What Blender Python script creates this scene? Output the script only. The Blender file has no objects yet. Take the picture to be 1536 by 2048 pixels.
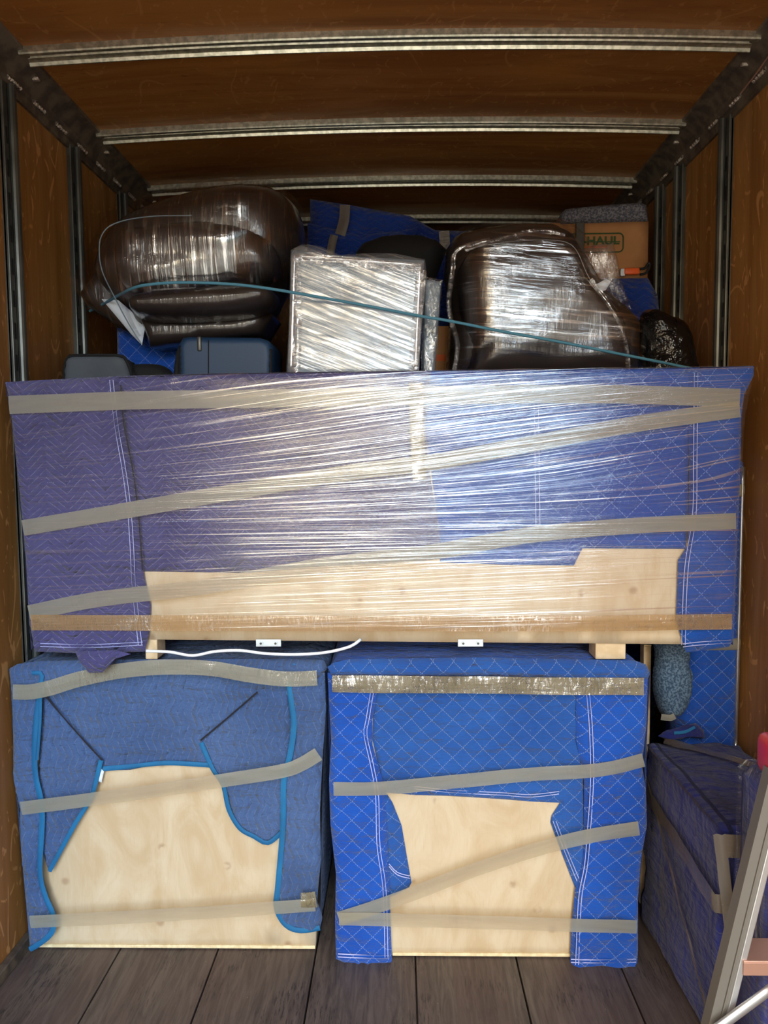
import bpy, bmesh, math, random
from mathutils import Vector, Matrix, noise
from mathutils.geometry import delaunay_2d_cdt

S = bpy.context.scene
COL = S.collection
R = math.radians

# ------------------------------------------------------------------ camera
F = 1480.0
CAM = Vector((0, 0, 1.54))
ROT = Matrix.Rotation(R(1.24), 3, 'Z') @ Matrix.Rotation(R(90 - 4.2), 3, 'X') @ Matrix.Rotation(R(-0.5), 3, 'Z')
cd = bpy.data.cameras.new('camera')
cd.sensor_fit = 'HORIZONTAL'; cd.sensor_width = 36; cd.lens = 36 * F / 1536
cd.clip_start = .05
cam = bpy.data.objects.new('camera', cd); COL.objects.link(cam)
cam.matrix_world = Matrix.Translation(CAM) @ ROT.to_4x4()
S.camera = cam

# ------------------------------------------------------------------ look
S.view_settings.view_transform = 'Standard'
S.view_settings.look = 'None'
S.view_settings.gamma = 1
S.view_settings.use_curve_mapping = False
S.view_settings.exposure = 0.34

# ------------------------------------------------------------------ node helpers
def lin(c):
    return tuple(((v/255)/12.92 if v/255 <= .04045 else ((v/255+.055)/1.055)**2.4) for v in c) + (1,)

class NT:
    def __init__(s, tree):
        s.t = tree; s.t.nodes.clear()
    def n(s, typ, ins=None, **kw):
        nd = s.t.nodes.new(typ)
        for k, v in kw.items(): setattr(nd, k, v)
        for k, v in (ins or {}).items():
            sk = nd.inputs[k]
            if isinstance(v, bpy.types.NodeSocket): s.t.links.new(v, sk)
            else: sk.default_value = v
        return nd
    def m(s, op, a, b=None, c=None, clamp=False):
        nd = s.t.nodes.new('ShaderNodeMath'); nd.operation = op; nd.use_clamp = clamp
        for i, v in enumerate((a, b, c)):
            if v is None: continue
            if isinstance(v, bpy.types.NodeSocket): s.t.links.new(v, nd.inputs[i])
            else: nd.inputs[i].default_value = v
        return nd.outputs[0]
    def rng(s, v, a, b, c=0, d=1, smooth=True):
        nd = s.n('ShaderNodeMapRange', {'Value': v, 'From Min': a, 'From Max': b, 'To Min': c, 'To Max': d})
        if smooth: nd.interpolation_type = 'SMOOTHSTEP'
        return nd.outputs[0]
    def mix(s, f, a, b, mode='MIX'):
        nd = s.t.nodes.new('ShaderNodeMix'); nd.data_type = 'RGBA'; nd.blend_type = mode
        for i, v in ((0, f), (6, a), (7, b)):
            if isinstance(v, bpy.types.NodeSocket): s.t.links.new(v, nd.inputs[i])
            else: nd.inputs[i].default_value = v
        return nd.outputs[2]
    def noise(s, vec, scale, detail=3, rough=.5, dist=0):
        return s.n('ShaderNodeTexNoise', {'Vector': vec, 'Scale': scale, 'Detail': detail, 'Roughness': rough, 'Distortion': dist}).outputs[0]
    def xyz(s, x, y, z):
        return s.n('ShaderNodeCombineXYZ', {'X': x, 'Y': y, 'Z': z}).outputs[0]
    def sep(s, v):
        return s.n('ShaderNodeSeparateXYZ', {'Vector': v}).outputs
    def bump(s, h, strength=.5, dist=.01, normal=None):
        d = {'Height': h, 'Strength': strength, 'Distance': dist}
        if normal is not None: d['Normal'] = normal
        return s.n('ShaderNodeBump', d).outputs[0]
    def out(s, sh):
        o = s.n('ShaderNodeOutputMaterial'); s.t.links.new(sh, o.inputs[0])

def newmat(name):
    m = bpy.data.materials.new(name); m.use_nodes = True
    return m, NT(m.node_tree)

def principled(t, **kw):
    ins = {}
    for k, v in kw.items(): ins[k.replace('_', ' ')] = v
    return t.n('ShaderNodeBsdfPrincipled', ins).outputs[0]

# ------------------------------------------------------------------ world: daylight outside the open rear door
w = bpy.data.worlds.new('daylight'); S.world = w; w.use_nodes = True
t = NT(w.node_tree)
d = t.n('ShaderNodeTexCoord').outputs['Generated']
x, y, z = t.sep(d)[0:3]
sky = t.mix(t.rng(z, .0, .7), (1.0, 1.02, 1.05, 1), (.50, .72, 1.05, 1))
side = t.rng(x, -.05, .02)
sky = t.mix(1, sky, t.mix(side, (1.25, .92, .52, 1), (.58, .92, 1.12, 1)), 'MULTIPLY')
cl = t.noise(d, 2.3, 4)
sky = t.mix(t.rng(cl, .45, .65), sky, (1.25, 1.22, 1.18, 1))
n1 = t.noise(t.xyz(x, y, 0), 3.5, 3)
hor = t.m('ADD', t.m('MULTIPLY', n1, .26), -.02)
treem = t.rng(t.m('SUBTRACT', z, hor), -.01, .015)
bld = t.mix(t.rng(x, -.3, .2), (.62, .50, .34, 1), (.16, .20, .18, 1))
sky = t.mix(treem, bld, sky)
gr = t.rng(z, -.03, -.01)
colr = t.mix(gr, (.42, .38, .33, 1), sky)
az = t.m('DIVIDE', x, t.m('MAXIMUM', t.m('MULTIPLY', y, -1), .05))
gap = t.m('MULTIPLY', t.rng(az, -.12, -.06), t.rng(az, .10, .24, 1, 0))
gap = t.m('MULTIPLY', t.m('MULTIPLY', gap, t.rng(z, .0, .06)), t.m('MULTIPLY', t.rng(z, .45, .8, 1, 0), t.rng(y, -.3, -.1, 1, 0)))
bg = t.n('ShaderNodeBackground', {'Color': colr, 'Strength': t.m('ADD', 3.9, t.m('MULTIPLY', gap, 13))}).outputs[0]
o = t.n('ShaderNodeOutputWorld'); t.t.links.new(bg, o.inputs[0])

# sun over the cab, lighting the driveway behind the truck
sd_ = bpy.data.lights.new('sun', 'SUN'); sd_.energy = 6; sd_.angle = R(.6); sd_.color = (1, .93, .82)
sun = bpy.data.objects.new('sun', sd_); COL.objects.link(sun)
sun.rotation_euler = Vector((-.35, -.42, -1)).to_track_quat('-Z', 'Y').to_euler()

# ------------------------------------------------------------------ pixel -> world (measuring aid for placing outlines at their own depth)
def ray(px, py):
    return ROT @ Vector(((px-768)/F, -(py-1024)/F, -1))
def at(px, py, Y):
    r_ = ray(px, py); return CAM + r_ * (Y / r_.y)
def atX(px, py, X):
    r_ = ray(px, py); return CAM + r_ * (X / r_.x)

# ------------------------------------------------------------------ object helpers
def obj(name, bm, mat, parent=None, smooth=True, mats=None):
    me = bpy.data.meshes.new(name)
    if smooth:
        for f in bm.faces: f.smooth = True
    bm.to_mesh(me); bm.free()
    for m in (mats or [mat]): me.materials.append(m)
    ob = bpy.data.objects.new(name, me); COL.objects.link(ob)
    if parent is not None:
        ob.parent = parent
        ob.matrix_parent_inverse = parent.matrix_basis.inverted()
    return ob
def thing(name, label, cat, loc=(0, 0, 0), group=None):
    o = bpy.data.objects.new(name, None); COL.objects.link(o)
    o.location = loc; o.empty_display_size = .05
    o['label'] = label; o['category'] = cat
    if group: o['group'] = group
    return o
def tag(o, label, cat, group=None):
    o['label'] = label; o['category'] = cat
    if group: o['group'] = group
    return o
def struct(o, label=None):
    o['kind'] = 'structure'
    if label: o['label'] = label
    return o
def add_box(bm, c, s, rot=None, bev=0, mi=0):
    ret = bmesh.ops.create_cube(bm, size=1)
    vs = ret['verts']
    M = Matrix.Translation(c) @ (rot.to_4x4() if rot else Matrix.Identity(4)) @ Matrix.Diagonal((*s, 1))
    bmesh.ops.transform(bm, matrix=M, verts=vs)
    fs = set(f for v in vs for f in v.link_faces)
    for f in fs: f.material_index = mi
    if bev:
        es = set(e for v in vs for e in v.link_edges)
        bmesh.ops.bevel(bm, geom=list(es), offset=bev, segments=2, profile=.5, affect='EDGES')
def add_tube(bm, pts, rad, seg=8, closed=False, flat=1.0):
    n = len(pts); rings = []
    for i, p in enumerate(pts):
        a = pts[max(0, i-1)]; b = pts[min(n-1, i+1)]
        tg = (Vector(b)-Vector(a)).normalized()
        u = tg.cross(Vector((0, 1, 0)))
        if u.length < .1: u = tg.cross(Vector((1, 0, 0)))
        u.normalize(); v = tg.cross(u).normalized()
        rr = rad[i] if isinstance(rad, (list, tuple)) else rad
        rings.append([bm.verts.new(Vector(p) + u*math.cos(k*2*math.pi/seg)*rr + v*math.sin(k*2*math.pi/seg)*rr*flat) for k in range(seg)])
    for i in range(n-1):
        for k in range(seg):
            bm.faces.new((rings[i][k], rings[i][(k+1) % seg], rings[i+1][(k+1) % seg], rings[i+1][k]))
    bm.faces.new(rings[0]); bm.faces.new(rings[-1][::-1])
def catmull(pts, step, closed=False):
    pts = [Vector(p) for p in pts]; n = len(pts); out = []
    rngn = n if closed else n-1
    for i in range(rngn):
        if closed: p0, p1, p2, p3 = pts[(i-1) % n], pts[i], pts[(i+1) % n], pts[(i+2) % n]
        else: p0, p1, p2, p3 = pts[max(0, i-1)], pts[i], pts[i+1], pts[min(n-1, i+2)]
        m = max(1, int((p2-p1).length/step))
        for k in range(m):
            s_ = k/m
            out.append(.5*((2*p1)+(-p0+p2)*s_+(2*p0-5*p1+4*p2-p3)*s_*s_+(-p0+3*p1-3*p2+p3)*s_**3))
    if not closed: out.append(pts[-1])
    return out
def linear(pts, step, closed=False):
    pts = [Vector(p) for p in pts]; n = len(pts); out = []
    for i in range(n if closed else n-1):
        a, b = pts[i], pts[(i+1) % n]
        m = max(1, int((b-a).length/step))
        for k in range(m): out.append(a.lerp(b, k/m))
    if not closed: out.append(pts[-1])
    return out
def inside(p, poly):
    c = False; x, y = p; n = len(poly); j = n-1
    for i in range(n):
        xi, yi = poly[i]; xj, yj = poly[j]
        if (yi > y) != (yj > y) and x < (xj-xi)*(y-yi)/(yj-yi)+xi: c = not c
        j = i
    return c
import numpy as np
def distances(P, poly):
    P = np.array(P); A = np.array(poly); B = np.roll(A, -1, axis=0)
    best = np.full(len(P), 1e9)
    for a, b in zip(A, B):
        ab = b-a; L = (ab**2).sum()+1e-12
        tt = np.clip(((P-a)@ab)/L, 0, 1)
        dd = np.hypot(*(P-(a+tt[:, None]*ab)).T)
        best = np.minimum(best, dd)
    return best

def soft(name, outline, Y, mat, parent=None, thick=.012, r=.012, grid=.014, back=0, skirt=0, curve=False,
         wr=0, wscale=6, wang=0, waniso=3, seed=0, zmin=None, world=False, top_uv=0, tilt=None, bias=0):
    """rounded height field over an outline standing at depth Y; 'skirt' runs its edge straight back, 'back' bulges behind."""
    if world: poly = [Vector((p[0], p[1])) for p in outline]
    else:
        poly = []
        for p in outline:
            q = at(p[0], p[1], Y); poly.append(Vector((q.x, q.z)))
    if zmin is not None: poly = [Vector((p.x, max(p.y, zmin))) for p in poly]
    poly = (catmull if curve else linear)(poly, grid, True)
    rr = random.Random(seed)
    # drop near duplicates
    pl = []
    for p in poly:
        if not pl or (p-pl[-1]).length > grid*.25: pl.append(p)
    if (pl[0]-pl[-1]).length < grid*.25: pl.pop()
    poly = pl
    pt = [(p.x, p.y) for p in poly]
    x0 = min(p[0] for p in pt); x1 = max(p[0] for p in pt); z0 = min(p[1] for p in pt); z1 = max(p[1] for p in pt)
    cand = []
    j = 0; zz = z0+grid*.5
    while zz < z1:
        xx = x0+grid*(.5 if j % 2 else 1)
        while xx < x1:
            q = (xx+rr.uniform(-.1, .1)*grid, zz+rr.uniform(-.1, .1)*grid)
            if inside(q, pt): cand.append(q)
            xx += grid
        zz += grid*.87; j += 1
    # extra rings close to the rim for a good rounding
    if cand:
        ds = distances(cand, pt)
        cand = [c for c, dd in zip(cand, ds) if dd > grid*.45]
    allp = [Vector(p) for p in pt]+[Vector(p) for p in cand]
    n = len(pt)
    vs, es, fs, ov, oe, of = delaunay_2d_cdt(allp, [(i, (i+1) % n) for i in range(n)], [], 1, 1e-6)
    dd = distances([(v.x, v.y) for v in vs], pt)
    ca, sa = math.cos(R(wang)), math.sin(R(wang))
    def W(x, z):
        if not wr: return 0
        u = (x*ca+z*sa); v = (-x*sa+z*ca)
        p = Vector((u*wscale/waniso+seed*3.1, v*wscale, seed*1.7))
        q = noise.noise(p)+.5*noise.noise(p*2.3)+.25*noise.noise(p*4.7)
        return wr*q
    bm = bmesh.new(); uvl = bm.loops.layers.uv.new('UV')
    fv = []; uvd = {}
    for v, k in zip(vs, dd):
        s_ = min(1, k/r); h = math.sqrt(max(0, 1-(1-s_)**2))
        yy = Y-thick*h+W(v.x, v.y)*min(1, k/max(r, .02))
        if tilt: yy += tilt(v.x, v.y)
        b = bm.verts.new((v.x, yy, v.y)); fv.append(b); uvd[b] = (v.x, v.y)
    for f in fs:
        try: bm.faces.new([fv[i] for i in f])
        except ValueError: pass
    be = [e for e in bm.edges if len(e.link_faces) == 1]
    if skirt or back:
        last = {}
        if skirt:
            nseg = max(1, int(skirt/.05))
            prev = {v: v for e in be for v in e.verts}
            base = list(prev)
            for sgi in range(1, nseg+1):
                cur = {}
                for v in base:
                    t_ = sgi/nseg*skirt
                    off = wr*.8*noise.noise(Vector((v.co.x*5, t_*4+seed, v.co.z*5)))
                    nb = bm.verts.new((v.co.x+off, v.co.y+t_, v.co.z-abs(off)*.3))
                    cur[v] = nb; uvd[nb] = (v.co.x+t_*(1 if v.co.x > (x0+x1)/2 else -1), v.co.z+t_*.0)
                for e in be:
                    a, b = e.verts
                    try: bm.faces.new((prev[a], prev[b], cur[b], cur[a]))
                    except ValueError: pass
                prev = cur
            last = prev
            # cap
            mp = {}
            for v in fv:
                if v in last: mp[v] = last[v]
        else:
            mp = {v: v for e in be for v in e.verts}
        cache = {}
        for v, k, b in zip(vs, dd, fv):
            if b in mp: cache[b] = mp[b]
            else:
                s_ = min(1, k/max(r, 1e-4)); h = math.sqrt(max(0, 1-(1-s_)**2))
                nb = bm.verts.new((v.x, Y+skirt+back*h+bias, v.y)); cache[b] = nb; uvd[nb] = (v.x, v.y)
        for f in fs:
            try: bm.faces.new([cache[fv[i]] for i in reversed(f)])
            except ValueError: pass
    for f in bm.faces:
        for l in f.loops: l[uvl].uv = uvd[l.vert]
    bmesh.ops.recalc_face_normals(bm, faces=bm.faces[:])
    if not (skirt or back):
        if sum(f.normal.y*f.calc_area() for f in bm.faces) > 0:
            bmesh.ops.reverse_faces(bm, faces=bm.faces[:])
    return obj(name, bm, mat, parent)

def ribbon(name, pts, width, Y, mat, parent=None, arch=.001, step=.012, curve=True, seed=0, wob=.0015, ys=None, ends=0, fold=0, across=4, bm=None):
    """flat strip laid along a line of measured points at depth Y (or one depth per point)"""
    P = []
    for i, p in enumerate(pts):
        yy = ys[i] if ys else Y
        P.append(at(p[0], p[1], yy))
    P = (catmull if curve else linear)(P, step)
    own = bm is None
    if own: bm = bmesh.new()
    uvl = bm.loops.layers.uv.verify()
    rows = []; L = 0; uvd = {}
    for i, p in enumerate(P):
        a = P[max(0, i-1)]; b = P[min(len(P)-1, i+1)]
        tg = b-a; tg.normalize()
        nn = Vector((-tg.z, 0, tg.x)); nn.normalize()
        if i: L += (P[i]-P[i-1]).length
        row = []
        for k in range(across+1):
            s_ = k/across-.5
            off = wob*noise.noise(Vector((L*9+seed, s_*3, seed)))*1.5
            q = p+nn*(s_*width)+Vector((0, off-arch*(1-4*s_*s_), 0))
            v = bm.verts.new(q); row.append(v); uvd[v] = (L+seed, s_*width)
        rows.append(row)
    for i in range(len(rows)-1):
        for k in range(across):
            f = bm.faces.new((rows[i][k], rows[i+1][k], rows[i+1][k+1], rows[i][k+1]))
            f.smooth = True
            for l in f.loops: l[uvl].uv = uvd[l.vert]
    if own:
        bmesh.ops.recalc_face_normals(bm, faces=bm.faces[:])
        return obj(name, bm, mat, parent)
def edge_back(name, pts, Y0, Y1, mat, parent, wr=.004, seed=0, curve=False):
    """cloth running straight back from a measured silhouette line (top and sides of a wrapped box)"""
    P = [at(p[0], p[1], Y0) for p in pts]
    P = (catmull if curve else linear)(P, .03)
    bm = bmesh.new(); uvl = bm.loops.layers.uv.new('UV'); n = max(2, int((Y1-Y0)/.04)); rows = []; L = 0; uvd = {}
    for i, p in enumerate(P):
        if i: L += (P[i]-P[i-1]).length
        row = []
        for k in range(n+1):
            t_ = k/n*(Y1-Y0)
            o_ = wr*noise.noise(Vector((L*4, t_*5, seed+3)))*(1 if k else 0)
            v = bm.verts.new(p+Vector((o_, t_, o_))); row.append(v); uvd[v] = (L, t_)
        rows.append(row)
    for i in range(len(rows)-1):
        for k in range(n):
            f = bm.faces.new((rows[i][k], rows[i+1][k], rows[i+1][k+1], rows[i][k+1]))
            for l in f.loops: l[uvl].uv = uvd[l.vert]
    bmesh.ops.recalc_face_normals(bm, faces=bm.faces[:])
    return obj(name, bm, mat, parent)

# ------------------------------------------------------------------ materials
def mat_blanket(name, col, col2, stitch, pattern, s=.042, period=.11, amp=.045, rot=False, sw=.0011, sm=.55, seed=0, wb=.02, pf=.75):
    m, t = newmat(name)
    uv = t.n('ShaderNodeTexCoord').outputs['UV']
    geo = t.n('ShaderNodeTexCoord').outputs['Object']
    u, v, _ = t.sep(uv)[0:3]
    nx = t.noise(uv, 4+seed*.01, 2); ny = t.noise(t.n('ShaderNodeVectorMath', {0: uv, 1: (7.3, 2.2, seed)}).outputs[0], 4, 2)
    u = t.m('ADD', u, t.m('MULTIPLY', t.m('SUBTRACT', nx, .5), wb)); v = t.m('ADD', v, t.m('MULTIPLY', t.m('SUBTRACT', ny, .5), wb))
    if rot: u, v = v, u
    if pattern == 'diamond':
        a = t.m('DIVIDE', t.m('ADD', u, t.m('MULTIPLY', v, 1.0)), s*1.414)
        b = t.m('DIVIDE', t.m('SUBTRACT', u, t.m('MULTIPLY', v, 1.0)), s*1.414)
        da = t.m('MULTIPLY', t.m('PINGPONG', a, .5), s); db = t.m('MULTIPLY', t.m('PINGPONG', b, .5), s)
        dash_a = t.rng(t.m('FRACT', t.m('MULTIPLY', b, 6)), .62, .7, 1, 0); dash_b = t.rng(t.m('FRACT', t.m('MULTIPLY', a, 6)), .62, .7, 1, 0)
        la = t.m('MULTIPLY', t.rng(da, sw*.6, sw*1.3, 1, 0), dash_a); lb = t.m('MULTIPLY', t.rng(db, sw*.6, sw*1.3, 1, 0), dash_b)
        line = t.m('MAXIMUM', la, lb); dm = t.m('MINIMUM', da, db)
    else:
        tr = t.m('MULTIPLY', t.m('PINGPONG', t.m('DIVIDE', u, period), .5), 2*amp)
        a = t.m('DIVIDE', t.m('ADD', v, tr), s)
        dm = t.m('MULTIPLY', t.m('PINGPONG', a, .5), s)
        line = t.m('MULTIPLY', t.rng(dm, sw*.6, sw*1.3, 1, 0), t.rng(t.noise(uv, 60, 2), .40, .55, .1, 1))
    big = t.noise(uv, 3.2, 4); fine = t.noise(uv, 420, 2)
    base = t.mix(t.rng(big, .35, .68), lin(col), lin(col2))
    base = t.mix(t.m('MULTIPLY', fine, .35), base, t.mix(.5, base, (.0, .0, .0, 1)))
    lint = t.rng(t.noise(uv, 95, 2), .74, .78)
    base = t.mix(t.m('MULTIPLY', lint, .35), base, lin((170, 175, 190)))
    c = t.mix(t.m('MULTIPLY', line, sm), base, lin(stitch))
    puff = t.m('POWER', t.m('MINIMUM', t.m('DIVIDE', dm, s*.5), 1), .55)
    cr = t.noise(t.n('ShaderNodeMapping', {'Vector': uv, 'Rotation': (0, 0, .5), 'Scale': (9, 30, 1)}).outputs[0], 1, 4, .6)
    bn = t.bump(puff, pf, .006)
    bn = t.bump(cr, .8, .028, bn)
    bn = t.bump(t.noise(t.n('ShaderNodeMapping', {'Vector': uv, 'Rotation': (0, 0, 1.2), 'Scale': (3, 8, 1)}).outputs[0], 1, 3, .5), .7, .05, bn)
    if rot: bn = t.bump(t.noise(t.n('ShaderNodeMapping', {'Vector': uv, 'Scale': (20, 3.5, 1)}).outputs[0], 1, 2, .4, .5), .6, .03, bn)
    bn = t.bump(fine, .25, .001, bn)
    t.out(principled(t, Base_Color=c, Roughness=.9, Normal=bn, Sheen_Weight=.15, Sheen_Roughness=.6, Specular_IOR_Level=.15))
    return m
M = {}
M['purple'] = mat_blanket('purple quilted blanket', (78, 74, 122), (64, 60, 104), (165, 165, 205), 'zigzag', s=.023, period=.115, amp=.05, sm=.42, wb=.03)
M['blue_top'] = mat_blanket('royal blue quilted blanket', (22, 76, 160), (18, 62, 144), (130, 150, 215), 'diamond', s=.062, sw=.0012, seed=3)
M['steel_blue'] = mat_blanket('faded blue zigzag blanket', (74, 98, 142), (60, 84, 128), (120, 145, 185), 'zigzag', s=.021, period=.08, amp=.016, rot=True, sm=.4, seed=5, wb=.035)
M['royal'] = mat_blanket('royal blue diamond blanket', (26, 82, 176), (20, 70, 160), (140, 165, 225), 'diamond', s=.043, sw=.0011, seed=7)
M['royal_faded'] = mat_blanket('faded royal blue diamond blanket', (40, 88, 162), (32, 76, 148), (140, 160, 205), 'diamond', s=.043, sw=.001, seed=8)
M['navy'] = mat_blanket('dark blue quilted blanket', (22, 50, 110), (16, 40, 95), (70, 90, 150), 'diamond', s=.05, sm=.3, seed=9)
M['rear_blue'] = mat_blanket('blue zigzag blanket', (28, 62, 150), (24, 50, 128), (80, 110, 180), 'zigzag', s=.03, period=.1, amp=.03, sm=.3, seed=11)
M['violet'] = mat_blanket('dark violet quilted blanket', (40, 48, 122), (28, 30, 90), (90, 95, 160), 'zigzag', s=.03, period=.12, amp=.03, rot=True, sm=.12, seed=13, wb=.05, pf=.3)

def simple(name, col, rough=.6, metal=0, bumps=None, col2=None, nscale=8, coat=0, spec=.5):
    m, t = newmat(name)
    ob = t.n('ShaderNodeTexCoord').outputs['Object']
    c = lin(col)
    if col2: c = t.mix(t.rng(t.noise(ob, nscale, 4), .35, .65), lin(col), lin(col2))
    kw = dict(Base_Color=c, Roughness=rough, Metallic=metal, Coat_Weight=coat, Specular_IOR_Level=spec)
    if bumps: kw['Normal'] = t.bump(t.noise(ob, bumps[0], 4, .6), bumps[1], bumps[2])
    t.out(principled(t, **kw)); return m
M['binding'] = simple('teal woven binding', (18, 104, 152), .75, bumps=(300, .4, .002), col2=(14, 92, 138))
M['royal_hem'] = simple('blue hem cloth', (26, 72, 180), .85, bumps=(60, .5, .004))
M['thread'] = simple('white thread', (165, 170, 215), .8)
M['edge_shadow'] = simple('painted blanket edge shadow', (25, 22, 30), .9)  # near-black colour standing in for the shadow along blanket edges
m, t = newmat('dark brown leather under cling film'); ob = t.n('ShaderNodeTexCoord').outputs['Object']
nn = t.noise(t.n('ShaderNodeMapping', {'Vector': ob, 'Scale': (55, 20, 7)}).outputs[0], 1, 4, .6, .5)
t.out(principled(t, Base_Color=t.mix(t.rng(t.noise(ob, 6, 3), .35, .65), lin((52, 43, 39)), lin((42, 35, 32))), Roughness=.38, Normal=t.bump(t.noise(ob, 14, 3), .3, .008),
                 Coat_Weight=.9, Coat_Roughness=.14, Coat_Normal=t.bump(nn, .8, .004))); M['leather'] = m
M['black'] = simple('black fabric', (14, 12, 13), .85, bumps=(80, .4, .003))
M['black_plastic'] = simple('black plastic bag film', (10, 10, 11), .2, bumps=(11, 1.0, .03), spec=.6)
M['suitcase'] = simple('navy polycarbonate', (26, 54, 84), .55, bumps=(200, .1, .001))
M['grey_fabric'] = simple('charcoal grey fabric', (84, 88, 94), .85, bumps=(240, .3, .001), col2=(74, 78, 84))
M['card'] = simple('brown cardboard', (176, 124, 78), .85, bumps=(30, .1, .002), col2=(166, 116, 72))
M['green_ink'] = simple('dark green ink', (58, 82, 44), .8)
M['orange_ink'] = simple('orange ink', (225, 100, 40), .7)
M['orange'] = simple('orange plastic', (240, 100, 40), .45)
M['rope'] = simple('teal braided rope', (72, 128, 150), .7, bumps=(500, .6, .002))
M['foam'] = simple('white foam', (225, 232, 240), .7)
M['white_cable'] = simple('white cable', (225, 228, 232), .45)
M['alu'] = simple('brushed aluminium', (205, 205, 205), .42, .85, bumps=(60, .1, .001))
M['alu_dull'] = simple('dull aluminium', (118, 112, 104), .6, .4, bumps=(60, .1, .001))
M['red'] = simple('red plastic', (185, 22, 40), .4)
M['galv'] = simple('galvanised steel', (220, 216, 196), .38, .92, bumps=(120, .15, .001), col2=(176, 174, 156), nscale=60)
M['track'] = simple('dark painted steel track', (98, 98, 92), .38, .6, bumps=(90, .1, .001), col2=(78, 78, 74))
M['rail'] = simple('dusty dark steel rail', (122, 108, 92), .5, .4, bumps=(30, .4, .004), col2=(84, 74, 66), nscale=20)
M['slot'] = simple('black slot', (6, 6, 6), .9)
M['crimp'] = simple('bright crimped foil', (215, 200, 185), .35, .8, bumps=(160, 1, .006))
M['bracket'] = simple('pale zinc bracket', (205, 212, 216), .4, .4)
M['rubber'] = simple('black rubber', (22, 22, 24), .7)
M['copper'] = simple('warm step aluminium', (196, 150, 130), .4, .6)

# felt
m, t = newmat('speckled grey felt'); ob = t.n('ShaderNodeTexCoord').outputs['Object']
nn = t.noise(ob, 160, 3); c = t.mix(t.rng(nn, .4, .62), lin((44, 64, 86)), lin((92, 112, 132)))
t.out(principled(t, Base_Color=c, Roughness=.95, Normal=t.bump(nn, .6, .004))); M['felt_blue'] = m
m, t = newmat('speckled charcoal felt'); ob = t.n('ShaderNodeTexCoord').outputs['Object']
nn = t.noise(ob, 130, 3); c = t.mix(t.rng(nn, .4, .62), lin((70, 72, 82)), lin((118, 116, 122)))
t.out(principled(t, Base_Color=c, Roughness=.95, Normal=t.bump(nn, .6, .004))); M['felt_grey'] = m

# stained plywood lining
def mat_ply(name, ca, cb, cc, axis, scr=1.0):
    m, t = newmat(name); ob = t.n('ShaderNodeTexCoord').outputs['Object']
    sc = {'z': (9, 9, .7), 'x': (.8, 7, 9)}[axis]
    mp = t.n('ShaderNodeMapping', {'Vector': ob, 'Scale': sc}).outputs[0]
    g = t.noise(mp, 1.2, 5, .6, 1.2); g2 = t.noise(mp, 7, 4, .6)
    big = t.noise(ob, 1.3, 3)
    c = t.mix(t.rng(g, .3, .7), lin(ca), lin(cb))
    c = t.mix(t.rng(big, .4, .7, 0, .7), c, lin(cc))
    c = t.mix(t.rng(g2, .55, .8, 0, .45), c, t.mix(.5, c, (.01, .004, .002, 1)))
    # fine dark figure specks
    fig = t.m('MULTIPLY', t.rng(t.noise(mp, 22, 2), .66, .74), t.rng(t.noise(ob, 3, 2), .5, .62))
    c = t.mix(t.m('MULTIPLY', fig, .6), c, (.012, .006, .003, 1))
    # scratches, thin curved lines where a low noise crosses its middle
    tot = None
    for k, (s_, th, lo, hi) in enumerate(((2.6, .0055, .50, .56), (5.5, .009, .53, .58), (9, .016, .57, .61), (16, .03, .58, .63))):
        off = t.n('ShaderNodeMapping', {'Vector': ob, 'Location': (k*3.7, k*1.3, k*5.1), 'Scale': (1, 1.0, .45) if axis == 'z' else (1, .8, 1)}).outputs[0]
        a = t.m('ABSOLUTE', t.m('SUBTRACT', t.noise(off, s_, 1, .4), .5))
        l_ = t.m('MULTIPLY', t.rng(a, th*.4, th, 1, 0), t.rng(t.noise(off, s_*2.3+4, 2), lo, hi))
        tot = l_ if tot is None else t.m('MAXIMUM', tot, l_)
    spec = t.rng(t.noise(ob, 42, 2), .74, .77)
    tot = t.m('MAXIMUM', tot, t.m('MULTIPLY', spec, .6))
    c = t.mix(t.m('MULTIPLY', tot, .8*scr), c, lin((206, 150, 92)))
    t.out(principled(t, Base_Color=c, Roughness=t.rng(g, .3, .7, .42, .6), Normal=t.bump(g2, .12, .002), Specular_IOR_Level=.35)); return m
M['wall'] = mat_ply('scratched stained plywood', (170, 120, 62), (140, 93, 45), (150, 95, 46), 'z')
M['ceil'] = mat_ply('stained plywood ceiling', (158, 104, 48), (124, 76, 34), (136, 82, 36), 'x', .3)

# pale birch plywood
m, t = newmat('pale birch plywood'); ob = t.n('ShaderNodeTexCoord').outputs['UV']
mp = t.n('ShaderNodeMapping', {'Vector': ob, 'Scale': (5, 2.2, 1)}).outputs[0]
g = t.noise(mp, 1.5, 5, .6, 1.5); g2 = t.noise(t.n('ShaderNodeMapping', {'Vector': ob, 'Scale': (60, 6, 1)}).outputs[0], 3, 3)
c = t.mix(t.rng(g, .3, .7), lin((206, 186, 156)), lin((190, 163, 127)))
c = t.mix(t.rng(g2, .5, .8, 0, .25), c, lin((178, 148, 110)))
vd = t.n('ShaderNodeTexVoronoi', {'Vector': ob, 'Scale': 4.6, 'Randomness': .9}, voronoi_dimensions='2D').outputs[0]
kn = t.rng(vd, .02, .085, 1, 0)
c = t.mix(t.m('MULTIPLY', t.m('MULTIPLY', kn, t.rng(t.noise(ob, 30, 2), .35, .55)), .5), c, lin((140, 100, 66)))
t.out(principled(t, Base_Color=c, Roughness=.6, Normal=t.bump(g2, .08, .001))); M['birch'] = m
M['birch_edge'] = simple('cream plywood edge', (232, 212, 170), .6, bumps=(80, .2, .001), col2=(214, 190, 145), nscale=60)
M['pine'] = simple('pine foot', (222, 196, 160), .6, col2=(204, 176, 136), nscale=30)

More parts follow.
